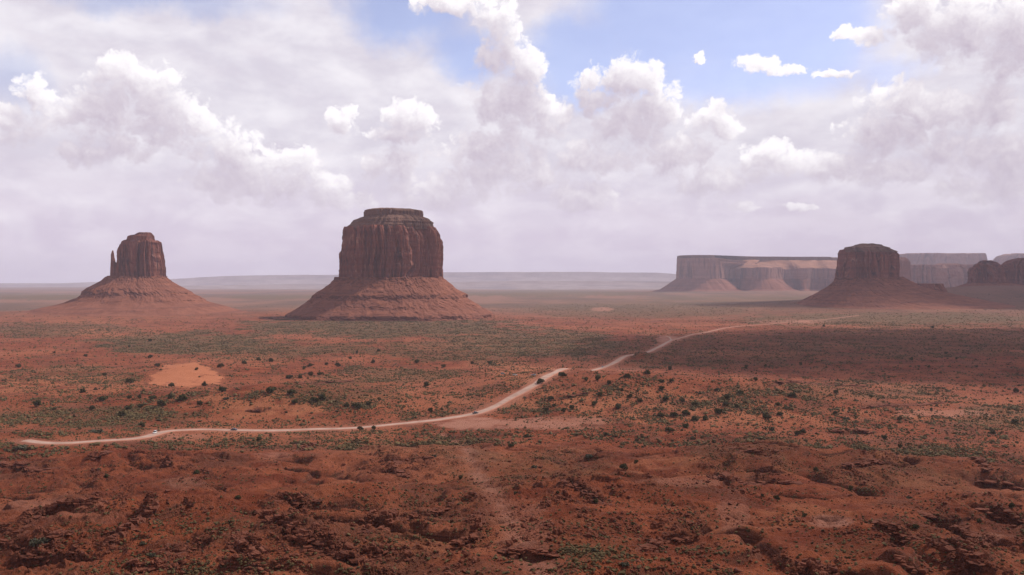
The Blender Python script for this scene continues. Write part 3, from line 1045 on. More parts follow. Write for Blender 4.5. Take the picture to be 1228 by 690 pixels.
# the mitten on the left
DM = 2780
rt = butte_root('mitten_butte', 165, DM, 'smaller shaded sandstone butte with a thin thumb of rock beside its tower')
cliff_part('tower', rt, [(139.5, 341), (140.2, 330), (142.4, 318), (143.4, 312), (143.6, 302), (146, 294), (149, 289.6), (152, 288.2)], [(197, 341), (195.9, 333.7), (194.6, 315), (192.6, 298), (191.6, 290.5), (188, 288.4)],
           DM, .62, 340, 288.2, M['cliff'], 201, nz=90, nth=1000, amp=.7, p=4.6, flare=3, k=.8, rot=R(-20))
cliff_part('summit_block', rt, [(152, 291), (154.4, 287.4), (155.6, 283.4), (158.4, 282.4), (163.5, 281.6), (165.6, 279.6), (168, 278.8)], [(186, 291), (183.8, 288), (183, 283.5), (181.2, 279.8), (179, 278.6)],
           DM, .6, 290.5, 278.7, M['cliff'], 211, nz=30, nth=600, amp=.3, p=4.6, k=.8, rot=R(-20))
cliff_part('thumb_spire', rt, [(132, 341), (132.8, 333), (133.3, 320), (133.4, 306), (134.4, 302.4), (135.2, 300.4)], [(146, 341), (143.4, 325), (141, 317), (138.8, 314.6), (137.4, 309), (136.9, 304), (136.2, 300.6)],
           DM, 1.1, 340, 300.5, M['cliff'], 221, nz=60, nth=260, amp=.12, p=2.4, k=.4)
talus_part('scree_slope', rt, [(130, 333), (124, 338), (112, 345), (108, 351), (103, 356.5), (94.8, 360), (80, 365), (50, 372), (10, 378)], [(198, 334), (205, 340), (223, 350), (240, 361), (256, 366), (268.7, 370), (290, 376), (330, 381)],
           DM, .95, 379, 333, M['talus'], 231, nz=170, nth=1100, amp=.8, steps=((.62, 9), (.42, 10.0), (.2, 9.0)))

# the butte in shade on the right
DE = 3440
rt = butte_root('sandstone_butte', 1042, DE, 'shaded domed butte standing in front of the long far mesa')
cliff_part('cliff', rt, [(1006.5, 343), (1007.4, 336), (1008.6, 330), (1010.2, 316), (1011, 303), (1012.6, 300.5), (1014.5, 297.6)], [(1078, 343), (1075, 332), (1074, 318), (1073.4, 306), (1071, 303), (1066, 299.6)],
           DE, .8, 343, 299, M['cliff'], 301, nz=90, nth=1300, amp=1.0, p=3.4, flare=5, k=1.0, rot=R(20))
cliff_part('rounded_cap', rt, [(1013.6, 301), (1014, 296.6), (1016.5, 296), (1024, 294.8), (1026, 293.4), (1031, 292.5)], [(1073, 304), (1070.4, 301.5), (1066, 300), (1064, 297.6), (1058, 295.8), (1055.5, 293.8), (1048, 292.4)],
           DE, .8, 303, 292.2, M['cap'], 311, nz=36, nth=900, amp=.55, p=3.6, ledge=5, k=1.0)
talus_part('scree_slope', rt, [(1005, 336), (998, 343.5), (990, 349), (982, 354), (970, 361), (960, 366), (940, 372)], [(1080, 334), (1091, 340), (1110, 347), (1140, 354), (1180, 362), (1230, 368), (1290, 374)],
           DE, .9, 374, 334, M['talus'], 321, nz=140, nth=1000, amp=1.0, steps=((.6, 5.0), (.35, 4.0)))

cliff_part('low_bench', rt, [(1068, 350), (1070, 344), (1072, 340.4)], [(1131, 350), (1127.6, 345), (1126.4, 340.2)], DE - 20, .9, 350, 340.2, M['cliff'], 331, nz=24, nth=700, amp=.4, p=3.2, k=.8)
DC = 4250
rt = butte_root('camel_butte', 1182, DC, 'shaded butte with two low humps beside the lone domed butte', group='humped buttes on the right rim')
cliff_part('cliff', rt, [(1163, 346), (1164.6, 340), (1165.4, 326), (1167, 321.6), (1170.5, 320.4), (1171.6, 317), (1175, 315.8), (1176.6, 313.2), (1181, 312)], [(1205, 346), (1203, 330), (1200.6, 322), (1199, 318.6), (1195.6, 317.4), (1193.6, 314.4), (1190, 313.6), (1188, 312)],
           DC, .8, 346, 312.2, M['cliff'], 401, nz=70, nth=900, amp=1.3, p=3.2, k=1.0)
talus_part('scree_slope', rt, [(1163, 340), (1150, 345), (1120, 351), (1080, 358)], [(1206, 340), (1240, 345), (1270, 350), (1300, 358)], DC, .8, 357, 339, M['talus'], 411, nz=70, nth=700, amp=1.0, k=1.3)
rt = butte_root('camel_butte', 1240, DC, 'shaded humped butte cut by the edge of the view beside the double hump', group='humped buttes on the right rim')
cliff_part('cliff', rt, [(1200, 346), (1201, 330), (1203, 320), (1207, 315.5), (1211, 312.8), (1216, 311), (1222, 310)], [(1290, 346), (1284, 325), (1270, 314), (1255, 309.6)],
           DC + 60, .5, 346, 309.6, M['cliff'], 421, nz=70, nth=1100, amp=1.4, p=3.2, k=1.0)
rt['label'] = 'shaded humped butte cut off by the right edge of the view'

# butte and mesas behind
rt = butte_root('far_butte', 1083, 6200, 'sunlit pinkish butte peeking out behind the shaded domed butte')
cliff_part('cliff', rt, [(1064, 345), (1066, 312), (1070, 309.4)], [(1092, 345), (1090.6, 330), (1090.2, 315), (1087, 310.4), (1084, 308.6)], 6200, .7, 345, 308.6, M['mesa'], 501, nz=50, nth=500, amp=1.0, p=2.8, k=1.6)
talus_part('scree_slope', rt, [(1060, 338), (1040, 346), (1000, 351)], [(1093, 338), (1110, 346), (1140, 351)], 6200, .8, 351, 338, M['talus_far'], 511, nz=40, nth=500, k=2)

rt = butte_root('far_mesa', 1128, 7300, 'hazy blue mesa with a sunlit notch between the domed butte and the humps', 'mesa')
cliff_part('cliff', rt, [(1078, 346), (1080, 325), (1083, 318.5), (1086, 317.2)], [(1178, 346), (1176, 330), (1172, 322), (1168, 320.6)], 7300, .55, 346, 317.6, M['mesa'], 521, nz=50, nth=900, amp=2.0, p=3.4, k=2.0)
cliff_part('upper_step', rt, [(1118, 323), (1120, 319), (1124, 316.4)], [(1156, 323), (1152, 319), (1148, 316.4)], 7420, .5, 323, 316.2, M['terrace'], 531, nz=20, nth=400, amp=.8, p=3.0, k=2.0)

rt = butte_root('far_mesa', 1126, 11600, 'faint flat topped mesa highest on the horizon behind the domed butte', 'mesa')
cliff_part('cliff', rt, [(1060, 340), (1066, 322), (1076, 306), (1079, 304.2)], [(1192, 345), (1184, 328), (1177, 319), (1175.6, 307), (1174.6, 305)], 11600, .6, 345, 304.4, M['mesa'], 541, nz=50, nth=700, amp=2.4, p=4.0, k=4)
rt = butte_root('far_mesa', 1230, 11800, 'faint pale mesa on the horizon above the humped buttes at the right edge', 'mesa')
cliff_part('cliff', rt, [(1190, 345), (1194, 320), (1197, 311), (1201, 307), (1208, 304.8)], [(1300, 345), (1290, 315), (1280, 304.6)], 11800, .6, 345, 304.4, M['mesa'], 551, nz=50, nth=700, amp=2.4, p=3.6, k=4)


# the long mesa: plan outline with bays, built up in terraces
def long_mesa():
    plan = [(811, 8150), (816, 7960), (832, 7900), (852, 7890), (866, 7960), (872, 8180), (884, 8230), (894, 8080), (908, 7990), (922, 8010), (932, 8140), (940, 8330), (950, 8330), (958, 8190), (968, 8170), (976, 8280),
            (986, 8260), (996, 8110), (1008, 8080), (1020, 8200), (1040, 8420), (1062, 8380), (1110, 8700), (1130, 9700), (1000, 10300), (880, 9900), (818, 9000)]
    pts = np.array([((px - W0 / 2) / FPX * d, d) for px, d in plan])
    pts = np.vstack([pts, pts[:1]])
    line = smooth_line(pts, 7.0)[:-1]
    n = len(line)
    t = np.roll(line, -1, 0) - np.roll(line, 1, 0)
    t /= np.hypot(t[:, 0], t[:, 1])[:, None]
    nr = np.stack([t[:, 1], -t[:, 0]], 1)
    k = np.ones(61) / 61
    nr = np.stack([np.convolve(np.concatenate([nr[-30:, i], nr[:, i], nr[:30, i]]), k, 'valid') for i in (0, 1)], 1)
    s = np.arange(n) * 7.0
    px = W0 / 2 + FPX * line[:, 0] / line[:, 1]
    setb = sstep(858, 874, px)                              # the prow on the left is one sheer wall
    rt = butte_root('long_mesa', 900, 8100, 'long hazy flat topped mesa with sunlit terrace above dark bays', 'mesa')
    loc = np.array(rt.location)

    def rings(levels, amp, seed, kk):
        P = []
        for off, z in levels:
            off = off + np.zeros(n); z = z + np.zeros(n)
            D = amp * (9 * (fbm(s / 90, z / 900, 3, seed, ridge=True) - .45) - 12 * np.exp(-(perlin(s / 70, z / 700, seed + 2) / .08) ** 2) + 2.5 * fbm(s / 18, z / 40, 2, seed + 3))
            o = off + D
            P.append(np.stack([line[:, 0] + nr[:, 0] * o, line[:, 1] + nr[:, 1] * o, z], -1))
        return np.array(P)

    def lv(a, b, m):
        return [(a[0] + (b[0] - a[0]) * q, a[1] + (b[1] - a[1]) * q) for q in np.linspace(0, 1, m)]
    low = 236 + 24 * fbm(s / 300, s * 0, 4, 71)
    ctop = low * setb + 322 * (1 - setb)
    seq = lv((2, 120 + 0 * s), (-6, ctop), 26)
    Vv, Ff = close_rings(rings(seq, 1.0, 601, 1))
    mesh_np('cliff', Vv - loc, Ff, M['mesa'], rt)
    k2 = np.hanning(260); k2 /= k2.sum()
    inner = np.stack([np.convolve(np.concatenate([line[-130:, i], line[:, i], line[:129, i]]), k2, 'valid') for i in (0, 1)], 1)
    inner = inner + nr * -400
    sb = setb[:, None]
    capl = inner * sb + (line - nr * 20) * (1 - sb)
    cd = 26 * fbm(s / 140, s * 0, 3, 77)
    capl = capl + nr * cd[:, None]
    lo_l = rings([(-6.0, ctop - 2)], 1.0, 601, 1)[0]
    T = []
    for q in np.linspace(0, 1, 16):
        p = np.concatenate([lo_l[:, :2] * (1 - q) + capl * q, (lo_l[:, 2] * (1 - q) + 318 * q)[:, None]], 1)
        p[:, 2] += 5 * math.sin(math.pi * q) * fbm(s / 60 + q * 2, q * 5 + s * 0, 3, 611)
        T.append(p)
    Vv, Ff = close_rings(np.array(T))
    mesh_np('terrace', Vv - loc, Ff, M['terrace'], rt)
    T = []
    for q in np.linspace(0, 1, 10):
        o = 4 - 8 * q + 3 * fbm(s / 25, q * 3 + s * 0, 3, 621) + 4 * fbm(s / 90, s * 0, 2, 622)
        T.append(np.concatenate([capl + nr * o[:, None], np.full((n, 1), 314 + 34 * q)], 1))
    Vv, Ff = close_rings(np.array(T))
    mesh_np('cap_ledge', Vv - loc, Ff, M['cap'], rt)
    seq = lv((330, 0 + 0 * s), (150, 40 + 0 * s), 12)[:-1] + lv((150, 40 + 0 * s), (1, 138 + 0 * s), 22)
    Vv, Ff = close_rings(rings(seq, 1.2, 631, 1))
    mesh_np('scree_slope', Vv - loc, Ff, M['talus_far'], rt)
long_mesa()


# hills on the horizon
def ridge(name, outline, d, depth, seed, rough):
    px = np.linspace(outline[0][0], outline[-1][0], 500)
    py = np.interp(px, [p[0] for p in outline], [p[1] for p in outline])
    x = (px - W0 / 2) / FPX * d
    top = CAMZ + (HOR - py) / FPX * d
    rows = [(-depth, -6, 0), (-depth * .62, .12, .4), (-depth * .40, .34, .8), (-depth * .22, .55, 1), (-depth * .10, .72, 1), (-depth * .06, .95, .5), (0, 1, .3), (depth * .4, .8, .5), (depth, -6, 0)]
    P = []
    for dy, f, nz in rows:
        z = (top * f if f >= 0 else np.full_like(top, f)) + nz * rough * fbm(x / 900, x * 0 + dy / 700, 4, seed, ridge=True)
        y = d + dy + 0.12 * depth * fbm(x / 1500, x * 0 + dy / 3000, 3, seed + 4)
        P.append(np.stack([x * (d + dy) / d, y, z], -1))
    o = mesh_np(name, np.array(P).reshape(-1, 3), grid_faces(len(rows), 500), M['hills'])
    return tag(o, 'low blue hills along the horizon', kind='structure')
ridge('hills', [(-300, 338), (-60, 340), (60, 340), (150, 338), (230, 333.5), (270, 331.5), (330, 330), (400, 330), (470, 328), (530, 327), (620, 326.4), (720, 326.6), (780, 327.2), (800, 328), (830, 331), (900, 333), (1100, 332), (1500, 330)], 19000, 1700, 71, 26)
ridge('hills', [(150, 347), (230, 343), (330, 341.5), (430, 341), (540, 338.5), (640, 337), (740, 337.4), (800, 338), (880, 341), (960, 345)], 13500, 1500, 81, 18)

# ------------------------------------------------------------------ cars
CAR_PAINT = dict(
    white=mat_plain('white_car_paint', (0.78, 0.78, 0.77), .25, spec=.5, coat=.6, var=.02),
    black=mat_plain('black_car_paint', (0.022, 0.022, 0.026), .25, spec=.5, coat=.6, var=.1),
    grey=mat_plain('grey_car_paint', (0.30, 0.31, 0.33), .3, .3, spec=.5, coat=.6, var=.05),
    blue=mat_plain('dark_blue_car_paint', (0.030, 0.040, 0.075), .25, spec=.5, coat=.6, var=.1),
    glass=mat_plain('car_glass', (0.02, 0.025, 0.03), .08, spec=.6),
    tyre=mat_plain('tyre_rubber', (0.025, 0.025, 0.025), .85), rim=mat_plain('wheel_rim', (0.45, 0.45, 0.46), .35, .8),
    lamp=mat_plain('headlight_lens', (0.75, 0.76, 0.78), .12, spec=.6), red=mat_plain('tail_light_lens', (0.45, 0.02, 0.02), .2, spec=.6),
)


def loft(sections):
    """closed cross sections (list of lists of points) -> quads plus end caps as fans of quads"""
    n = len(sections[0])
    V = np.array(sections, float).reshape(-1, 3)
    F = grid_faces(len(sections), n, wrap=True)
    ends = []
    for s0 in (0, (len(sections) - 1) * n):
        h = n // 2
        for i in range(h - 1):
            ends.append([s0 + i, s0 + i + 1, s0 + n - 2 - i, s0 + n - 1 - i])
    return V, np.vstack([F, np.array(ends)])


def car_section(x, w, zb, zt, wt):
    """half-rounded box section across the car at x"""
    pts = [(-w, zb + .10), (-w * 1.0, (zb + zt) / 2), (-wt, zt - .05), (-wt * .82, zt), (wt * .82, zt), (wt, zt - .05), (w, (zb + zt) / 2), (w, zb + .10), (w * .9, zb), (-w * .9, zb)]
    return [(x, a, b) for a, b in pts]


def make_car(paint, style, label, loc, rz, slope=0.0, group=None, cat='car'):
    rt = tag(empty('pickup_truck' if style == 'pickup' else 'suv' if style == 'suv' else 'parked_car' if group else 'car', loc, rz), label, cat, group)
    L = 5.4 if style == 'pickup' else 4.7
    hood, belt, roof = .98, 1.05, (1.86 if style in ('suv', 'pickup') else 1.48)
    hl = L / 2
    xs = [(-hl, .78, .42, .82, .74), (-hl + .06, .88, .34, .96, .84), (-hl + .8, .92, .30, belt, .88), (-.4, .93, .30, belt, .88), (.75, .93, .30, belt, .88), (1.05, .92, .30, hood + .04, .86), (hl - .5, .90, .30, hood - .06, .82), (hl - .08, .84, .34, .86, .74), (hl, .74, .42, .74, .66)]
    if style == 'pickup':
        xs[2] = (-hl + .3, .92, .32, 1.02, .88)
    V, F = loft([car_section(*q) for q in xs])
    mesh_np('body', V, F, CAR_PAINT[paint], rt, smooth=False)
    # greenhouse: glass with a painted roof on top
    if style == 'suv': gx = (-hl + .08, -hl + .35, .45, 1.15)
    elif style == 'pickup': gx = (-.95, -.75, .55, 1.2)
    else: gx = (-hl + .55, -hl + 1.25, .25, 1.15)
    def house(z0, z1, i0, i1, w0, w1):
        a0, a1, b1, b0 = gx
        f = lambda z: (z - belt) / (roof - belt)
        rows = []
        for z, w in ((z0, w0), (z1, w1)):
            xa, xb = a0 + (a1 - a0) * f(z), b0 + (b1 - b0) * f(z)
            rows.append([(xa, -w, z), (xb, -w * .96, z), (xb, w * .96, z), (xa, w, z)])
        V = np.array(rows).reshape(-1, 3)
        F = np.vstack([grid_faces(2, 4, wrap=True), [[4, 5, 6, 7]], [[3, 2, 1, 0]]])
        return V, F
    V, F = house(belt - .03, roof - .09, 0, 1, .86, .72)
    mesh_np('windows', V, F, CAR_PAINT['glass'], rt, smooth=False)
    V, F = house(roof - .092, roof, 0, 1, .735, .66)
    mesh_np('roof', V, F, CAR_PAINT[paint], rt, smooth=False)
    if style == 'pickup':
        bx = np.array([(-hl + .25, -.78, 1.03), (-1.0, -.78, 1.03), (-1.0, .78, 1.03), (-hl + .25, .78, 1.03)])
        V = np.vstack([bx, bx + (0, 0, .035)])
        mesh_np('bed_cover', V, np.vstack([grid_faces(2, 4, wrap=True), [[4, 5, 6, 7]], [[3, 2, 1, 0]]]), CAR_PAINT['tyre'], rt, smooth=False)
    a = np.linspace(0, 2 * np.pi, 18, endpoint=False)
    for sx in (-hl + .85, hl - .88):
        for sy in (-.84, .84):
            ring = lambda r, y: np.stack([sx + r * np.cos(a), np.full(18, y), .35 + r * np.sin(a)], -1)
            o = math.copysign(.12, sy)
            P = np.stack([ring(.20, sy - o), ring(.34, sy - o), ring(.35, sy), ring(.33, sy + o), ring(.22, sy + o), ring(.22, sy - o * .2)])
            w = mesh_np('wheel', P.reshape(-1, 3), grid_faces(6, 18, wrap=True), CAR_PAINT['tyre'], rt)
            P = np.stack([ring(.225, sy + o * .7), ring(.16, sy + o * .95), ring(.02, sy + o)])
            mesh_np('rim', P.reshape(-1, 3), grid_faces(3, 18, wrap=True), CAR_PAINT['rim'], w)
    for sx, nm, mt, z in ((hl - .10, 'headlight', 'lamp', .70), (-hl + .02, 'tail_light', 'red', .80)):
        for sy in (-.62, .62):
            q = np.array([(sx - .05, sy - .16, z - .07), (sx + .09 * np.sign(sx), sy - .16, z - .07), (sx + .09 * np.sign(sx), sy + .16, z - .07), (sx - .05, sy + .16, z - .07)])
            V = np.vstack([q, q + (0, 0, .14)])
            mesh_np(nm, V, np.vstack([grid_faces(2, 4, wrap=True), [[4, 5, 6, 7]], [[3, 2, 1, 0]]]), CAR_PAINT[mt], rt, smooth=False)
    return rt


def on_road(px):
    pr = project(road_xy[:, 0], road_xy[:, 1], road_z)[0]
    i = int(np.argmin(np.abs(pr - px)))
    i = min(max(i, 1), len(road_xy) - 2)
    t = road_xy[i + 1] - road_xy[i - 1]
    t /= np.hypot(*t)
    return road_xy[i], road_z[i], t


def drive(px, paint, style, label, side=1.6, back=False, cat='car'):
    p, z, t = on_road(px)
    q = p + np.array([t[1], -t[0]]) * side
    ang = math.atan2(t[1], t[0]) + (math.pi if back else 0)
    return make_car(paint, style, label, (q[0], q[1], z + .03), ang, cat=cat)


drive(188, 'white', 'suv', 'white car with dark windows on the pale road below the orange dune', back=True, side=-1.4)
drive(280, 'blue', 'car', 'dark car alone on the straight stretch of pale dirt road', side=1.2)
drive(570, 'black', 'pickup', 'black truck on the road bend above the pale sand clearing', cat='truck', side=1.5)
drive(724, 'grey', 'car', 'small grey car on the distant stretch of road beyond the juniper knoll', back=True, side=-1.4)
for px, py, pt, st, a, lb in ((603, 449, 'grey', 'suv', .4, 'grey car parked on the orange lot farthest from the road'), (617.5, 450.5, 'white', 'car', .2, 'white car parked between two grey cars on the orange lot'), (639.5, 450.5, 'grey', 'car', 2.9, 'grey car parked on the orange lot close beside the road')):
    x, y = LK.at(px, py)
    make_car(pt, st, lb, (x, y, ground_z(x, y) + .03), a, group='cars parked on the orange lot')

# ------------------------------------------------------------------ plants
def leaf_cloud(n, lobes, size, seed):
    rg = np.random.default_rng(seed)
    w = np.array([l[3] * l[4] for l in lobes]); w /= w.sum()
    pick = rg.choice(len(lobes), n, p=w)
    L = np.array(lobes)[pick]
    dv = rg.normal(size=(n, 3)); dv /= np.linalg.norm(dv, axis=1)[:, None]
    rad = rg.uniform(.35, 1, n) ** .5 * (1 + .12 * rg.normal(size=n))
    c = L[:, :3] + dv * rad[:, None] * np.stack([L[:, 3], L[:, 3], L[:, 4]], 1)
    c[:, 2] = np.maximum(c[:, 2], .04)
    a = rg.normal(size=(n, 3)); a /= np.linalg.norm(a, axis=1)[:, None]
    b = np.cross(a, dv + .4 * rg.normal(size=(n, 3))); b /= np.linalg.norm(b, axis=1)[:, None] + 1e-9
    sz = size * rg.uniform(.6, 1.4, n)[:, None]
    a, b = a * sz, b * sz * .7
    V = np.stack([c - a - b, c + a - b, c + a + b, c - a + b], 1).reshape(-1, 3)
    return V, np.arange(4 * n).reshape(-1, 4)


def trunk_mesh(h, r, seed, stems=3):
    rg = np.random.default_rng(seed)
    V, F = [], []
    for s in range(stems):
        tip = np.array([rg.uniform(-.5, .5), rg.uniform(-.5, .5), h * rg.uniform(.8, 1.1)])
        a = np.linspace(0, 2 * np.pi, 7, endpoint=False)
        rows = []
        for f in np.linspace(0, 1, 5):
            c = tip * f + np.array([.12 * math.sin(3 * f + s), .12 * math.cos(2.5 * f + s), -.15 * (1 - f)])
            rows.append(c + (r * (1 - .75 * f)) * np.stack([np.cos(a), np.sin(a), 0 * a], 1))
        b = sum(len(v) for v in V)
        V.append(np.array(rows).reshape(-1, 3)); F.append(grid_faces(5, 7, wrap=True) + b)
    return np.vstack(V), np.vstack(F)


def hide(o):
    COL.objects.unlink(o)
    return o.data


JUN = []
for k in range(6):
    rg = np.random.default_rng(900 + k)
    lobes = [(0, 0, .62, .52, .50)]
    for q in range(6 + k % 3):
        an = rg.uniform(0, 6.28); rr_ = rg.uniform(.28, .62)
        lobes.append((rr_ * math.cos(an), rr_ * math.sin(an), rg.uniform(.30, .95), rg.uniform(.22, .40), rg.uniform(.20, .36)))
    V, F = leaf_cloud(820, lobes, .062, 910 + k)
    crown = hide(mesh_np('crown', V, F, M['juniper'], smooth=False))
    V, F = trunk_mesh(.6, .07, 930 + k)
    trunk = hide(mesh_np('trunk', V, F, M['bark']))
    JUN.append((crown, trunk))
SAGE = []
for k in range(5):
    rg = np.random.default_rng(950 + k)
    lobes = [(0, 0, .3, .55, .3)] + [(rg.uniform(-.6, .6), rg.uniform(-.6, .6), rg.uniform(.18, .45), rg.uniform(.25, .4), rg.uniform(.15, .26)) for q in range(6)]
    V, F = leaf_cloud(420, lobes, .085, 960 + k)
    SAGE.append(hide(mesh_np('sagebrush', V, F, M['sage'], smooth=False)))

#  junipers read off the photograph: pixel of the foot, width in pixels
JUNIPERS = [
    (188, 440, 9), (156, 460, 13), (125, 451, 6), (99, 471, 8), (124, 481, 12), (44, 488, 12), (65, 492, 6), (111, 492, 8), (154, 492, 11), (146, 499, 11), (168, 489, 9), (171, 512, 11),
    (183, 479, 10), (204, 478, 8), (219, 480, 14), (194, 487, 12), (155, 479, 6), (167, 478, 6), (245, 463, 7), (266, 470, 11), (240, 487, 8), (264, 441, 12), (293, 437, 8), (310, 433, 7),
    (236, 444, 5), (206, 464, 9), (180, 430, 6), (22, 441, 7), (180, 410, 5), (102, 428, 5), (65, 424, 4), (155, 417, 4), (311, 529, 10),
    (325, 434, 7), (347, 454, 12), (360, 454, 7), (372, 440, 8), (365, 443, 6), (392, 438, 6), (405, 440, 8), (372, 451, 8), (384, 450, 9), (420, 431, 5), (428, 424, 5), (454, 422, 5), (500, 436, 7),
    (325, 471, 14), (350, 473, 12), (353, 484, 10), (387, 479, 14), (378, 482, 11), (415, 488, 9), (442, 486, 8), (430, 490, 12), (424, 488, 6), (448, 436, 7), (516, 495, 8), (432, 516, 9), (448, 515, 8),
    (566, 437, 6), (587, 437, 12), (532, 441, 6), (511, 464, 8), (613, 536, 9),
    (661, 480, 10), (664, 488, 6), (685, 491, 8), (655, 494, 7), (676, 495, 8), (703, 457, 7), (717, 456, 8), (730, 461, 8), (752, 453, 12), (776, 449, 11), (746, 469, 5), (756, 477, 7), (767, 482, 9),
    (719, 476, 8), (713, 486, 11), (741, 490, 13), (793, 468, 10), (799, 481, 13), (818, 482, 8), (833, 486, 9), (792, 500, 12), (809, 500, 13), (822, 498, 13), (833, 505, 11), (846, 504, 10), (823, 513, 11),
    (803, 518, 13), (862, 496, 13), (872, 479, 11), (860, 469, 9), (870, 487, 8), (888, 473, 11), (883, 489, 7), (727, 522, 9), (631, 525, 9), (648, 460, 13), (674, 452, 13), (794, 459, 9), (805, 459, 8),
    (895, 442, 6), (906, 457, 6), (803, 444, 7), (918, 501, 8), (950, 476, 13), (936, 498, 10), (921, 503, 9), (933, 486, 9), (1002, 497, 7), (1002, 472, 7), (1079, 504, 7), (1045, 477, 4), (1117, 493, 5),
    (1217, 508, 10), (1218, 471, 7), (963, 520, 8), (956, 522, 10), (1060, 527, 10), (1079, 537, 6), (1093, 433, 6), (1114, 441, 4), (1134, 425, 4), (1147, 431, 4), (960, 438, 5), (1171, 441, 4),
    (988, 392, 4), (1119, 394, 4), (918, 440, 5), (926, 518, 8), (965, 620, 9), (1020, 588, 8), (1098, 634, 8), (1174, 627, 8), (978, 565, 8), (932, 599, 10), (1213, 610, 8), (747, 563, 13), (763, 556, 7),
    (715, 604, 8), (618, 593, 7), (759, 630, 6), (659, 686, 10), (669, 591, 5), (802, 673, 8), (850, 674, 7), (552, 575, 8), (558, 678, 5), (285, 598, 9), (128, 573, 9), (236, 568, 10), (914, 595, 5),
]
SAGES = [(48, 652, 21), (171, 653, 11), (183, 668, 12), (117, 519, 22), (25, 538, 18), (706, 549, 14), (749, 679, 14), (712, 661, 11), (271, 479, 9), (118, 564, 6), (1014, 503, 10), (1190, 520, 9), (520, 548, 9), (640, 561, 9), (1090, 598, 8)]

LANDMARKS = [
    ('the orange sand dune', 221, 449), ('the white car', 188, 519), ('the dark car on the straight road', 280, 516), ('the black truck', 570, 497), ('the pale sand clearing', 640, 509),
    ('the lot of parked cars', 618, 449), ('the small grey car', 724, 442), ('the crest of the red knoll', 800, 470), ('the bright road junction on the plain', 806, 408), ('the lit butte base', 470, 392),
    ('the bright orange sand patch', 1100, 500), ('the long ledge on the lower slope', 905, 576), ('the dark gully of the lower right slope', 1140, 660), ('the red knob low on the slope', 440, 620), ('the slanting ledges low on the left', 120, 620),
    ('the shadow edge on the far plain', 1080, 395), ('the smooth red bank', 330, 495), ('the road where it leaves view', 40, 527), ('the pale flat low on the slope', 995, 625), ('the dry wash', 590, 565),
]
ORD = ['nearby', 'second', 'third', 'fourth', 'fifth', 'sixth', 'seventh', 'eighth', 'ninth', 'tenth', 'eleventh', 'twelfth', 'thirteenth', 'fourteenth', 'fifteenth', 'sixteenth', 'seventeenth', 'eighteenth', 'nineteenth', 'twentieth', 'twenty first', 'twenty second', 'twenty third', 'twenty fourth', 'twenty fifth', 'twenty sixth']


def label_all(items, noun):
    """items: (px, py, look) -> a label each, counted outwards from the landmark that stands by it"""
    byl = {}
    for i, (px, py, look) in enumerate(items):
        l = min(range(len(LANDMARKS)), key=lambda q: math.hypot((LANDMARKS[q][1] - px), 2.2 * (LANDMARKS[q][2] - py)))
        byl.setdefault((l, look), []).append((math.hypot(LANDMARKS[l][1] - px, LANDMARKS[l][2] - py), i))
    out = [None] * len(items)
    for (l, look), v in byl.items():
        v.sort()
        for k, (_, i) in enumerate(v):
            first = 'first' if k == 0 else ORD[k] if k < len(ORD) else None
            out[i] = f'{look} {noun}, {first} out from {LANDMARKS[l][0]}' if first else f'{look} {noun} well away from {LANDMARKS[l][0]}'
    return out


jl = []
for px, py, w in JUNIPERS:
    jl.append((px, py, 'big dark' if w >= 11 else 'dark round' if w >= 7 else 'small dark'))
for (px, py, w), lb in zip(JUNIPERS, label_all(jl, 'juniper')):
    x, y = LK.at(px, py)
    z = ground_z(x, y)
    d = math.hypot(x, y)
    wid = .92 * w * d / FPX
    wid = min(wid, 9.5)
    k = random.randrange(6)
    rt = tag(empty('juniper_tree', (x, y, z - .12), random.uniform(0, 6.28)), lb, 'juniper', 'junipers scattered over the red desert')
    hgt = wid * random.uniform(.40, .56) * (1.35 if w < 9 else 1.0)
    rt.scale = (wid / 1.7, wid / 1.7 * random.uniform(.8, 1.1), hgt / 1.0)
    for nm, me in (('crown', JUN[k][0]), ('trunk', JUN[k][1])):
        o = bpy.data.objects.new(nm, me)
        COL.objects.link(o); o.parent = rt
sl = [(px, py, 'broad grey green' if w > 12 else 'grey green') for px, py, w in SAGES]
for (px, py, w), lb in zip(SAGES, label_all(sl, 'sagebrush clump')):
    x, y = LK.at(px, py)
    wid = .9 * w * math.hypot(x, y) / FPX
    o = bpy.data.objects.new('sagebrush', random.choice(SAGE))
    COL.objects.link(o)
    o.location = (x, y, ground_z(x, y) - .08)
    o.rotation_euler = (0, 0, random.uniform(0, 6.28))
    o.scale = (wid / 1.7, wid / 1.7, min(wid * .45, 2.2) / .75)
    tag(o, lb, 'shrub', 'sagebrush on the red slopes')

#  countless small scrub and rubble: chosen evenly over what the picture shows of the ground
dpy = np.abs(np.gradient(GPY, axis=0))
rad = np.broadcast_to(RR[:, None], GPY.shape)
inview = VIS & (GPX > -330) & (GPX < W0 + 330) & (GPY < H0 + 12) & (rad > 135) & (rad < 4300)
clump = sstep(-.15, .45, fbm(GX[:, :NIN] / 45, GY[:, :NIN] / 45, 3, 81)) * .8 + .2
cl2 = sstep(-.1, .4, fbm(GX[:, :NIN] / 14, GY[:, :NIN] / 14, 2, 82)) * .7 + .3
bank = np.exp(-(((GPX - 318) / 95) ** 2 + ((GPY - 490) / 17) ** 2) ** 2)
bare = (1 - .85 * bank) * np.clip(1 - A_sand[:, :NIN] * 1.2, 0, 1) * np.clip(1 - A_pale[:, :NIN] * 1.1, 0, 1) * (np.minimum(road_d, spur_d)[:, :NIN] > 9)
wt = dpy * (0.24 + 1.3 * A_green_shade[:, :NIN] + .25 * A_orange[:, :NIN]) * clump * cl2 * bare * inview * np.where(rad < 440, .10, np.where(rad < 560, .18, 1.0)) * np.where(rad > 2600, .35, 1)


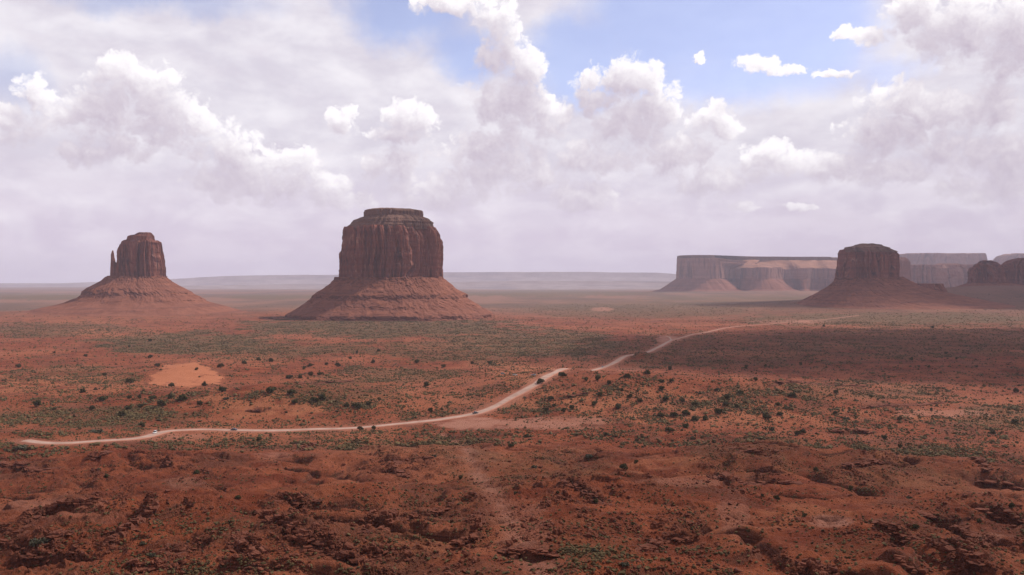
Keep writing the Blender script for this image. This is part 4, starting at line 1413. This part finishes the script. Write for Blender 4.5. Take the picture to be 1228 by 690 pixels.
def pick(wt, n, seed):
    rg = np.random.default_rng(seed)
    c = np.cumsum(wt.ravel())
    i = np.searchsorted(c, rg.uniform(0, c[-1], n))
    i = np.minimum(i, wt.size - 1)
    r_, c_ = np.unravel_index(i, wt.shape)
    fr = np.clip(r_ + rg.uniform(-.5, .5, n), 0, len(RR) - 1.001)
    fc = np.clip(c_ + rg.uniform(-.5, .5, n), 0, NIN - 1.001)
    i0, j0 = fr.astype(int), fc.astype(int)
    a, b = fc - j0, fr - i0
    r = RR[i0] * (1 - b) + RR[i0 + 1] * b
    az = AZ_IN[0] + fc / (NIN - 1) * (AZ_IN[-1] - AZ_IN[0])
    z = (GZ[i0, j0] * (1 - a) + GZ[i0, j0 + 1] * a) * (1 - b) + (GZ[i0 + 1, j0] * (1 - a) + GZ[i0 + 1, j0 + 1] * a) * b
    return r * np.sin(az), r * np.cos(az), z, r_, c_


t_ = (1 + 5 ** .5) / 2
ICO_V = np.array([(-1, t_, 0), (1, t_, 0), (-1, -t_, 0), (1, -t_, 0), (0, -1, t_), (0, 1, t_), (0, -1, -t_), (0, 1, -t_), (t_, 0, -1), (t_, 0, 1), (-t_, 0, -1), (-t_, 0, 1)]) / 1.902
ICO_F = np.array([(0, 11, 5), (0, 5, 1), (0, 1, 7), (0, 7, 10), (0, 10, 11), (1, 5, 9), (5, 11, 4), (11, 10, 2), (10, 7, 6), (7, 1, 8), (3, 9, 4), (3, 4, 2), (3, 2, 6), (3, 6, 8), (3, 8, 9), (4, 9, 5), (2, 4, 11), (6, 2, 10), (8, 6, 7), (9, 8, 1)])


def scatter(name, x, y, z, rx, rz, mat, label, seed, jit=.32, sink=.25, BV=ICO_V, BF=ICO_F):
    n = len(x)
    rg = np.random.default_rng(seed)
    V = np.broadcast_to(BV, (n, len(BV), 3)) * (1 + jit * rg.normal(size=(n, len(BV), 1)))
    a = rg.uniform(0, 6.28, n)
    ca, sa = np.cos(a)[:, None], np.sin(a)[:, None]
    el = rg.uniform(.7, 1.3, n)[:, None]
    vx, vy = V[:, :, 0] * rx[:, None] * el, V[:, :, 1] * rx[:, None] / el
    P = np.stack([x[:, None] + ca * vx - sa * vy, y[:, None] + sa * vx + ca * vy, z[:, None] + (V[:, :, 2] + 1 - 2 * sink) * rz[:, None]], -1)
    F = (np.arange(n)[:, None, None] * len(BV) + BF[None]).reshape(-1, 3)
    if name is None: return P.reshape(-1, 3), F
    return tag(mesh_np(name, P.reshape(-1, 3), F, mat, smooth=False), label, None, kind='stuff')


OCT_V = np.array([(1, 0, 0), (0, 1, 0), (-1, 0, 0), (0, -1, 0), (0, 0, 1), (0, 0, -1)], float)
OCT_F = np.array([(0, 1, 4), (1, 2, 4), (2, 3, 4), (3, 0, 4), (1, 0, 5), (2, 1, 5), (3, 2, 5), (0, 3, 5)])
x, y, z, r_, c_ = pick(wt, 240000, 1)
rg = np.random.default_rng(2)
s = rg.lognormal(0, .55, len(x)) * np.where(RR[r_] < 560, .21, .27 + .00020 * RR[r_])
s = np.minimum(s, np.where(RR[r_] < 560, .42, 2.0))
hz = np.minimum(s * rg.uniform(.5, .85, len(x)), 1.3)
nr_ = RR[r_] < 620
V1, F1 = scatter(None, x[nr_], y[nr_], z[nr_], s[nr_], hz[nr_], None, None, 3)
V2, F2 = scatter(None, x[~nr_], y[~nr_], z[~nr_], s[~nr_], hz[~nr_], None, None, 6, BV=OCT_V, BF=OCT_F)
tag(mesh_np('scrub', np.vstack([V1, V2]), np.vstack([F1, F2 + len(V1)]), M['scrub'], smooth=False), 'countless small dry desert scrub plants over the red ground', kind='stuff')

#  rubble near the ledges
wr = dpy * inview * (rad < 700) * (0.10 + 1.6 * ROCKY[:, :NIN] + .55 * A_green_shade[:, :NIN]) * cl2 * sstep(-.2, .5, fbm(GX[:, :NIN] / 30, GY[:, :NIN] / 30, 3, 91)) * (np.minimum(road_d, spur_d)[:, :NIN] > 9)
x, y, z, r_, c_ = pick(wr, 31000, 4)
s = np.minimum(rg.lognormal(0, .6, len(x)) * .17, 1.0)
scatter('rubble', x, y, z, s, s * rg.uniform(.45, .8, len(x)), M['rock'], 'loose broken rock strewn over the red slopes', 5, jit=.30)

#  slabs of hard rock breaking out along each ledge
BOX_V = np.array([(-1, -1, -1), (1, -1, -1), (1, 1, -1), (-1, 1, -1), (-1, -1, 1), (1, -1, 1), (1, 1, 1), (-1, 1, 1)], float)
BOX_F = np.array([(3, 2, 1, 0), (4, 5, 6, 7), (0, 1, 5, 4), (1, 2, 6, 5), (2, 3, 7, 6), (3, 0, 4, 7)])
rg = np.random.default_rng(77)
for q, (pts_px, rise) in enumerate(LEDGES_PX):
    pts = [LK.at(*p) for p in pts_px]
    if np.hypot(*pts[0]) > 1200: continue
    if pts[0][0] > pts[-1][0]: pts = pts[::-1]
    far_ = np.hypot(*pts[0]) / 300
    line = smooth_line(pts, .75 * max(far_, .8))
    n0_ = len(line)
    keep = (perlin(np.arange(n0_) / 9, np.full(n0_, q * 3.3), 160) > -.28)
    line_t = np.gradient(line, axis=0); line_t /= np.hypot(*line_t.T)[:, None] + 1e-9
    PV, PF = [], []
    for i in np.flatnonzero(keep):
        tx, ty = line_t[i]
        taper = min(1, min(i, n0_ - 1 - i) / 6 + .3)
        top = 0.0
        for lay in range(rg.integers(1, 4)):
            w, dp, th = rg.uniform(.5, 1.7) * max(far_, .7), rg.uniform(.5, 1.2) * max(far_, .7), rg.uniform(.13, .36) * rise / 2.4 * taper
            ang = math.atan2(ty, tx) + rg.normal() * .28
            off = rg.normal() * .55 - .25
            cx, cy = line[i, 0] - ty * off + rg.normal() * .3, line[i, 1] + tx * off + rg.normal() * .3
            v = BOX_V * (1 + .24 * rg.normal(size=(8, 3))) * (w, dp, th)
            c, s_ = math.cos(ang), math.sin(ang)
            tilt = rg.normal(size=2) * .09
            z = ground_z(line[i, 0], line[i, 1]) if lay == 0 else z
            vz = v[:, 2] + v[:, 0] * tilt[0] + v[:, 1] * tilt[1]
            PF.append(BOX_F + 8 * len(PV))
            PV.append(np.stack([cx + c * v[:, 0] - s_ * v[:, 1], cy + s_ * v[:, 0] + c * v[:, 1], z + top + vz - .1], 1))
            top += th * 1.5
    if PV:
        tag(mesh_np('rock_ledge', np.vstack(PV), np.vstack(PF), M['rock'], smooth=False), 'broken ledge of dark red rock in the slope', kind='structure')

#  single boulders that stand out
def boulder_mesh(seed):
    import bmesh
    bm = bmesh.new()
    bmesh.ops.create_icosphere(bm, subdivisions=3, radius=1)
    for v in bm.verts:
        p = v.co
        n = float(perlin(p.x * 1.3 + p.z, p.y * 1.3 - p.z * .7, seed)) * .5 + float(perlin(p.x * 3 + p.z * 2, p.y * 3, seed + 1)) * .2
        q = p * (1 + n)
        for ax in (Vector((1, .2, .3)), Vector((-.4, 1, .1)), Vector((.1, -.6, 1)), Vector((-1, -.3, .4))):
            ax = ax.normalized()
            e = q.dot(ax) - .72
            if e > 0: q -= ax * e * .85
        v.co = q
    me = bpy.data.meshes.new('boulder')
    bm.to_mesh(me); bm.free()
    me.materials.append(M['rock'])
    return me
BOULD = [boulder_mesh(300 + k) for k in range(5)]
BPX = [(186, 552, 6), (193, 549, 7), (202, 560, 8), (170, 579, 6), (176, 577, 5), (160, 573, 4), (322, 623, 6), (326, 640, 7), (340, 655, 6), (336, 662, 5), (478, 556, 6), (488, 552, 7), (470, 566, 6), (496, 560, 6), (508, 549, 6),
       (440, 646, 6), (466, 640, 5), (448, 660, 4), (560, 634, 5), (572, 640, 6), (500, 621, 5), (690, 578, 6), (684, 597, 5), (700, 601, 5), (780, 654, 8), (832, 638, 6), (828, 612, 5), (868, 575, 6), (1002, 587, 6), (1040, 598, 5), (1150, 611, 7), (1162, 622, 6),
       (1180, 566, 6), (1098, 588, 5), (1070, 583, 4), (970, 676, 8), (1000, 680, 7), (1120, 664, 6), (1150, 660, 6), (20, 680, 8), (44, 676, 7), (60, 640, 6), (84, 612, 6), (150, 640, 7), (176, 612, 7), (230, 660, 5), (256, 638, 6), (300, 668, 6), (110, 545, 6), (262, 549, 7)]
bl = [(px, py, 'dark red') for px, py, w in BPX]
for (px, py, w), lb in zip(BPX, label_all(bl, 'boulder')):
    x, y = LK.at(px, py)
    wid = .8 * w * math.hypot(x, y) / FPX
    o = bpy.data.objects.new('boulder', random.choice(BOULD))
    COL.objects.link(o)
    o.location = (x, y, ground_z(x, y) + wid * .08)
    o.rotation_euler = (random.uniform(-.3, .3), random.uniform(-.3, .3), random.uniform(0, 6.28))
    o.scale = (wid / 2, wid / 2.3, wid / 3.2)
    tag(o, lb, 'boulder', 'boulders by the ledges')

# ------------------------------------------------------------------ clouds overhead whose shadows lie on the valley
def mat_cloud(name, dens):
    m = bpy.data.materials.new(name)
    m.use_nodes = True
    t = m.node_tree
    t.nodes.clear()
    o = t.nodes.new('ShaderNodeOutputMaterial')
    v = t.nodes.new('ShaderNodeVolumePrincipled')
    v.inputs['Color'].default_value = (1, 1, 1, 1)
    v.inputs['Density'].default_value = dens
    v.inputs['Anisotropy'].default_value = .3
    t.links.new(v.outputs[0], o.inputs['Volume'])
    return m
MC, MC_MID, MC_THIN = mat_cloud('cloud_vapour', .010), mat_cloud('light_cloud_vapour', .0042), mat_cloud('thin_cloud_vapour', .0007)


def cloud(gx, gy, rx, ry, seed, alt=1500.0, thick=190.0, rot=0.0, mat=None):
    """a cloud that shades the ground around (gx, gy)"""
    k = alt / SD[2]
    cx, cy = gx + SD[0] * k, gy + SD[1] * k
    u = np.linspace(0, 2 * np.pi, 160, endpoint=False)
    v = np.linspace(-np.pi / 2 + .02, np.pi / 2 - .02, 60)
    X = np.cos(v)[:, None] * np.cos(u)[None]; Y = np.cos(v)[:, None] * np.sin(u)[None]; Z = np.sin(v)[:, None] + 0 * X
    n = 1 + .26 * fbm(X * 1.6 + Z, Y * 1.6 - .6 * Z, 5, seed, gain=.6)
    c, s = math.cos(rot), math.sin(rot)
    px, py = X * n * rx, Y * n * ry
    P = np.stack([c * px - s * py, s * px + c * py, np.where(Z > 0, Z * n * thick, Z * n * thick * .35)], -1)
    Vv, Ff = close_rings(P)
    b0 = np.arange(160); b1 = (b0 + 1) % 160
    o = mesh_np('cloud', Vv, np.vstack([Ff, np.stack([b1, b0, b0[::-1], b1[::-1]], -1)[:80]]), mat or MC)
    o.location = (cx, cy, alt)
    return tag(o, 'white cloud drifting overhead out of view', 'cloud', 'clouds overhead', 'structure')


cloud(60, 250, 720, 400, 11, rot=-.06, thick=260, mat=MC_THIN)
cloud(930, 1480, 800, 620, 22, alt=2600, rot=.06, thick=330, mat=MC_MID)
cloud(2200, 3880, 1350, 900, 3, alt=3300, rot=.1)

# ------------------------------------------------------------------ air
def haze():
    m = bpy.data.materials.new('haze_air')
    m.use_nodes = True
    t = m.node_tree
    t.nodes.clear()
    o = t.nodes.new('ShaderNodeOutputMaterial')
    v = t.nodes.new('ShaderNodeVolumePrincipled')
    v.inputs['Color'].default_value = (0.80, 0.80, 0.98, 1)
    v.inputs['Density'].default_value = 4.2e-5
    v.inputs['Anisotropy'].default_value = 0.0
    t.links.new(v.outputs[0], o.inputs['Volume'])
    S, zb, zt = 22600.0, float(min(GZ.min(), -8)) - 30, 560.0
    c = np.array([(-S, -S, zb), (S, -S, zb), (S, S, zb), (-S, S, zb), (-S, -S, zt), (S, -S, zt), (S, S, zt), (-S, S, zt)])
    f = [[3, 2, 1, 0], [4, 5, 6, 7], [0, 1, 5, 4], [1, 2, 6, 5], [2, 3, 7, 6], [3, 0, 4, 7]]
    b = mesh_np('haze', c, f, m, smooth=False)
    tag(b, 'thin lavender haze in the valley air', kind='stuff')
haze()
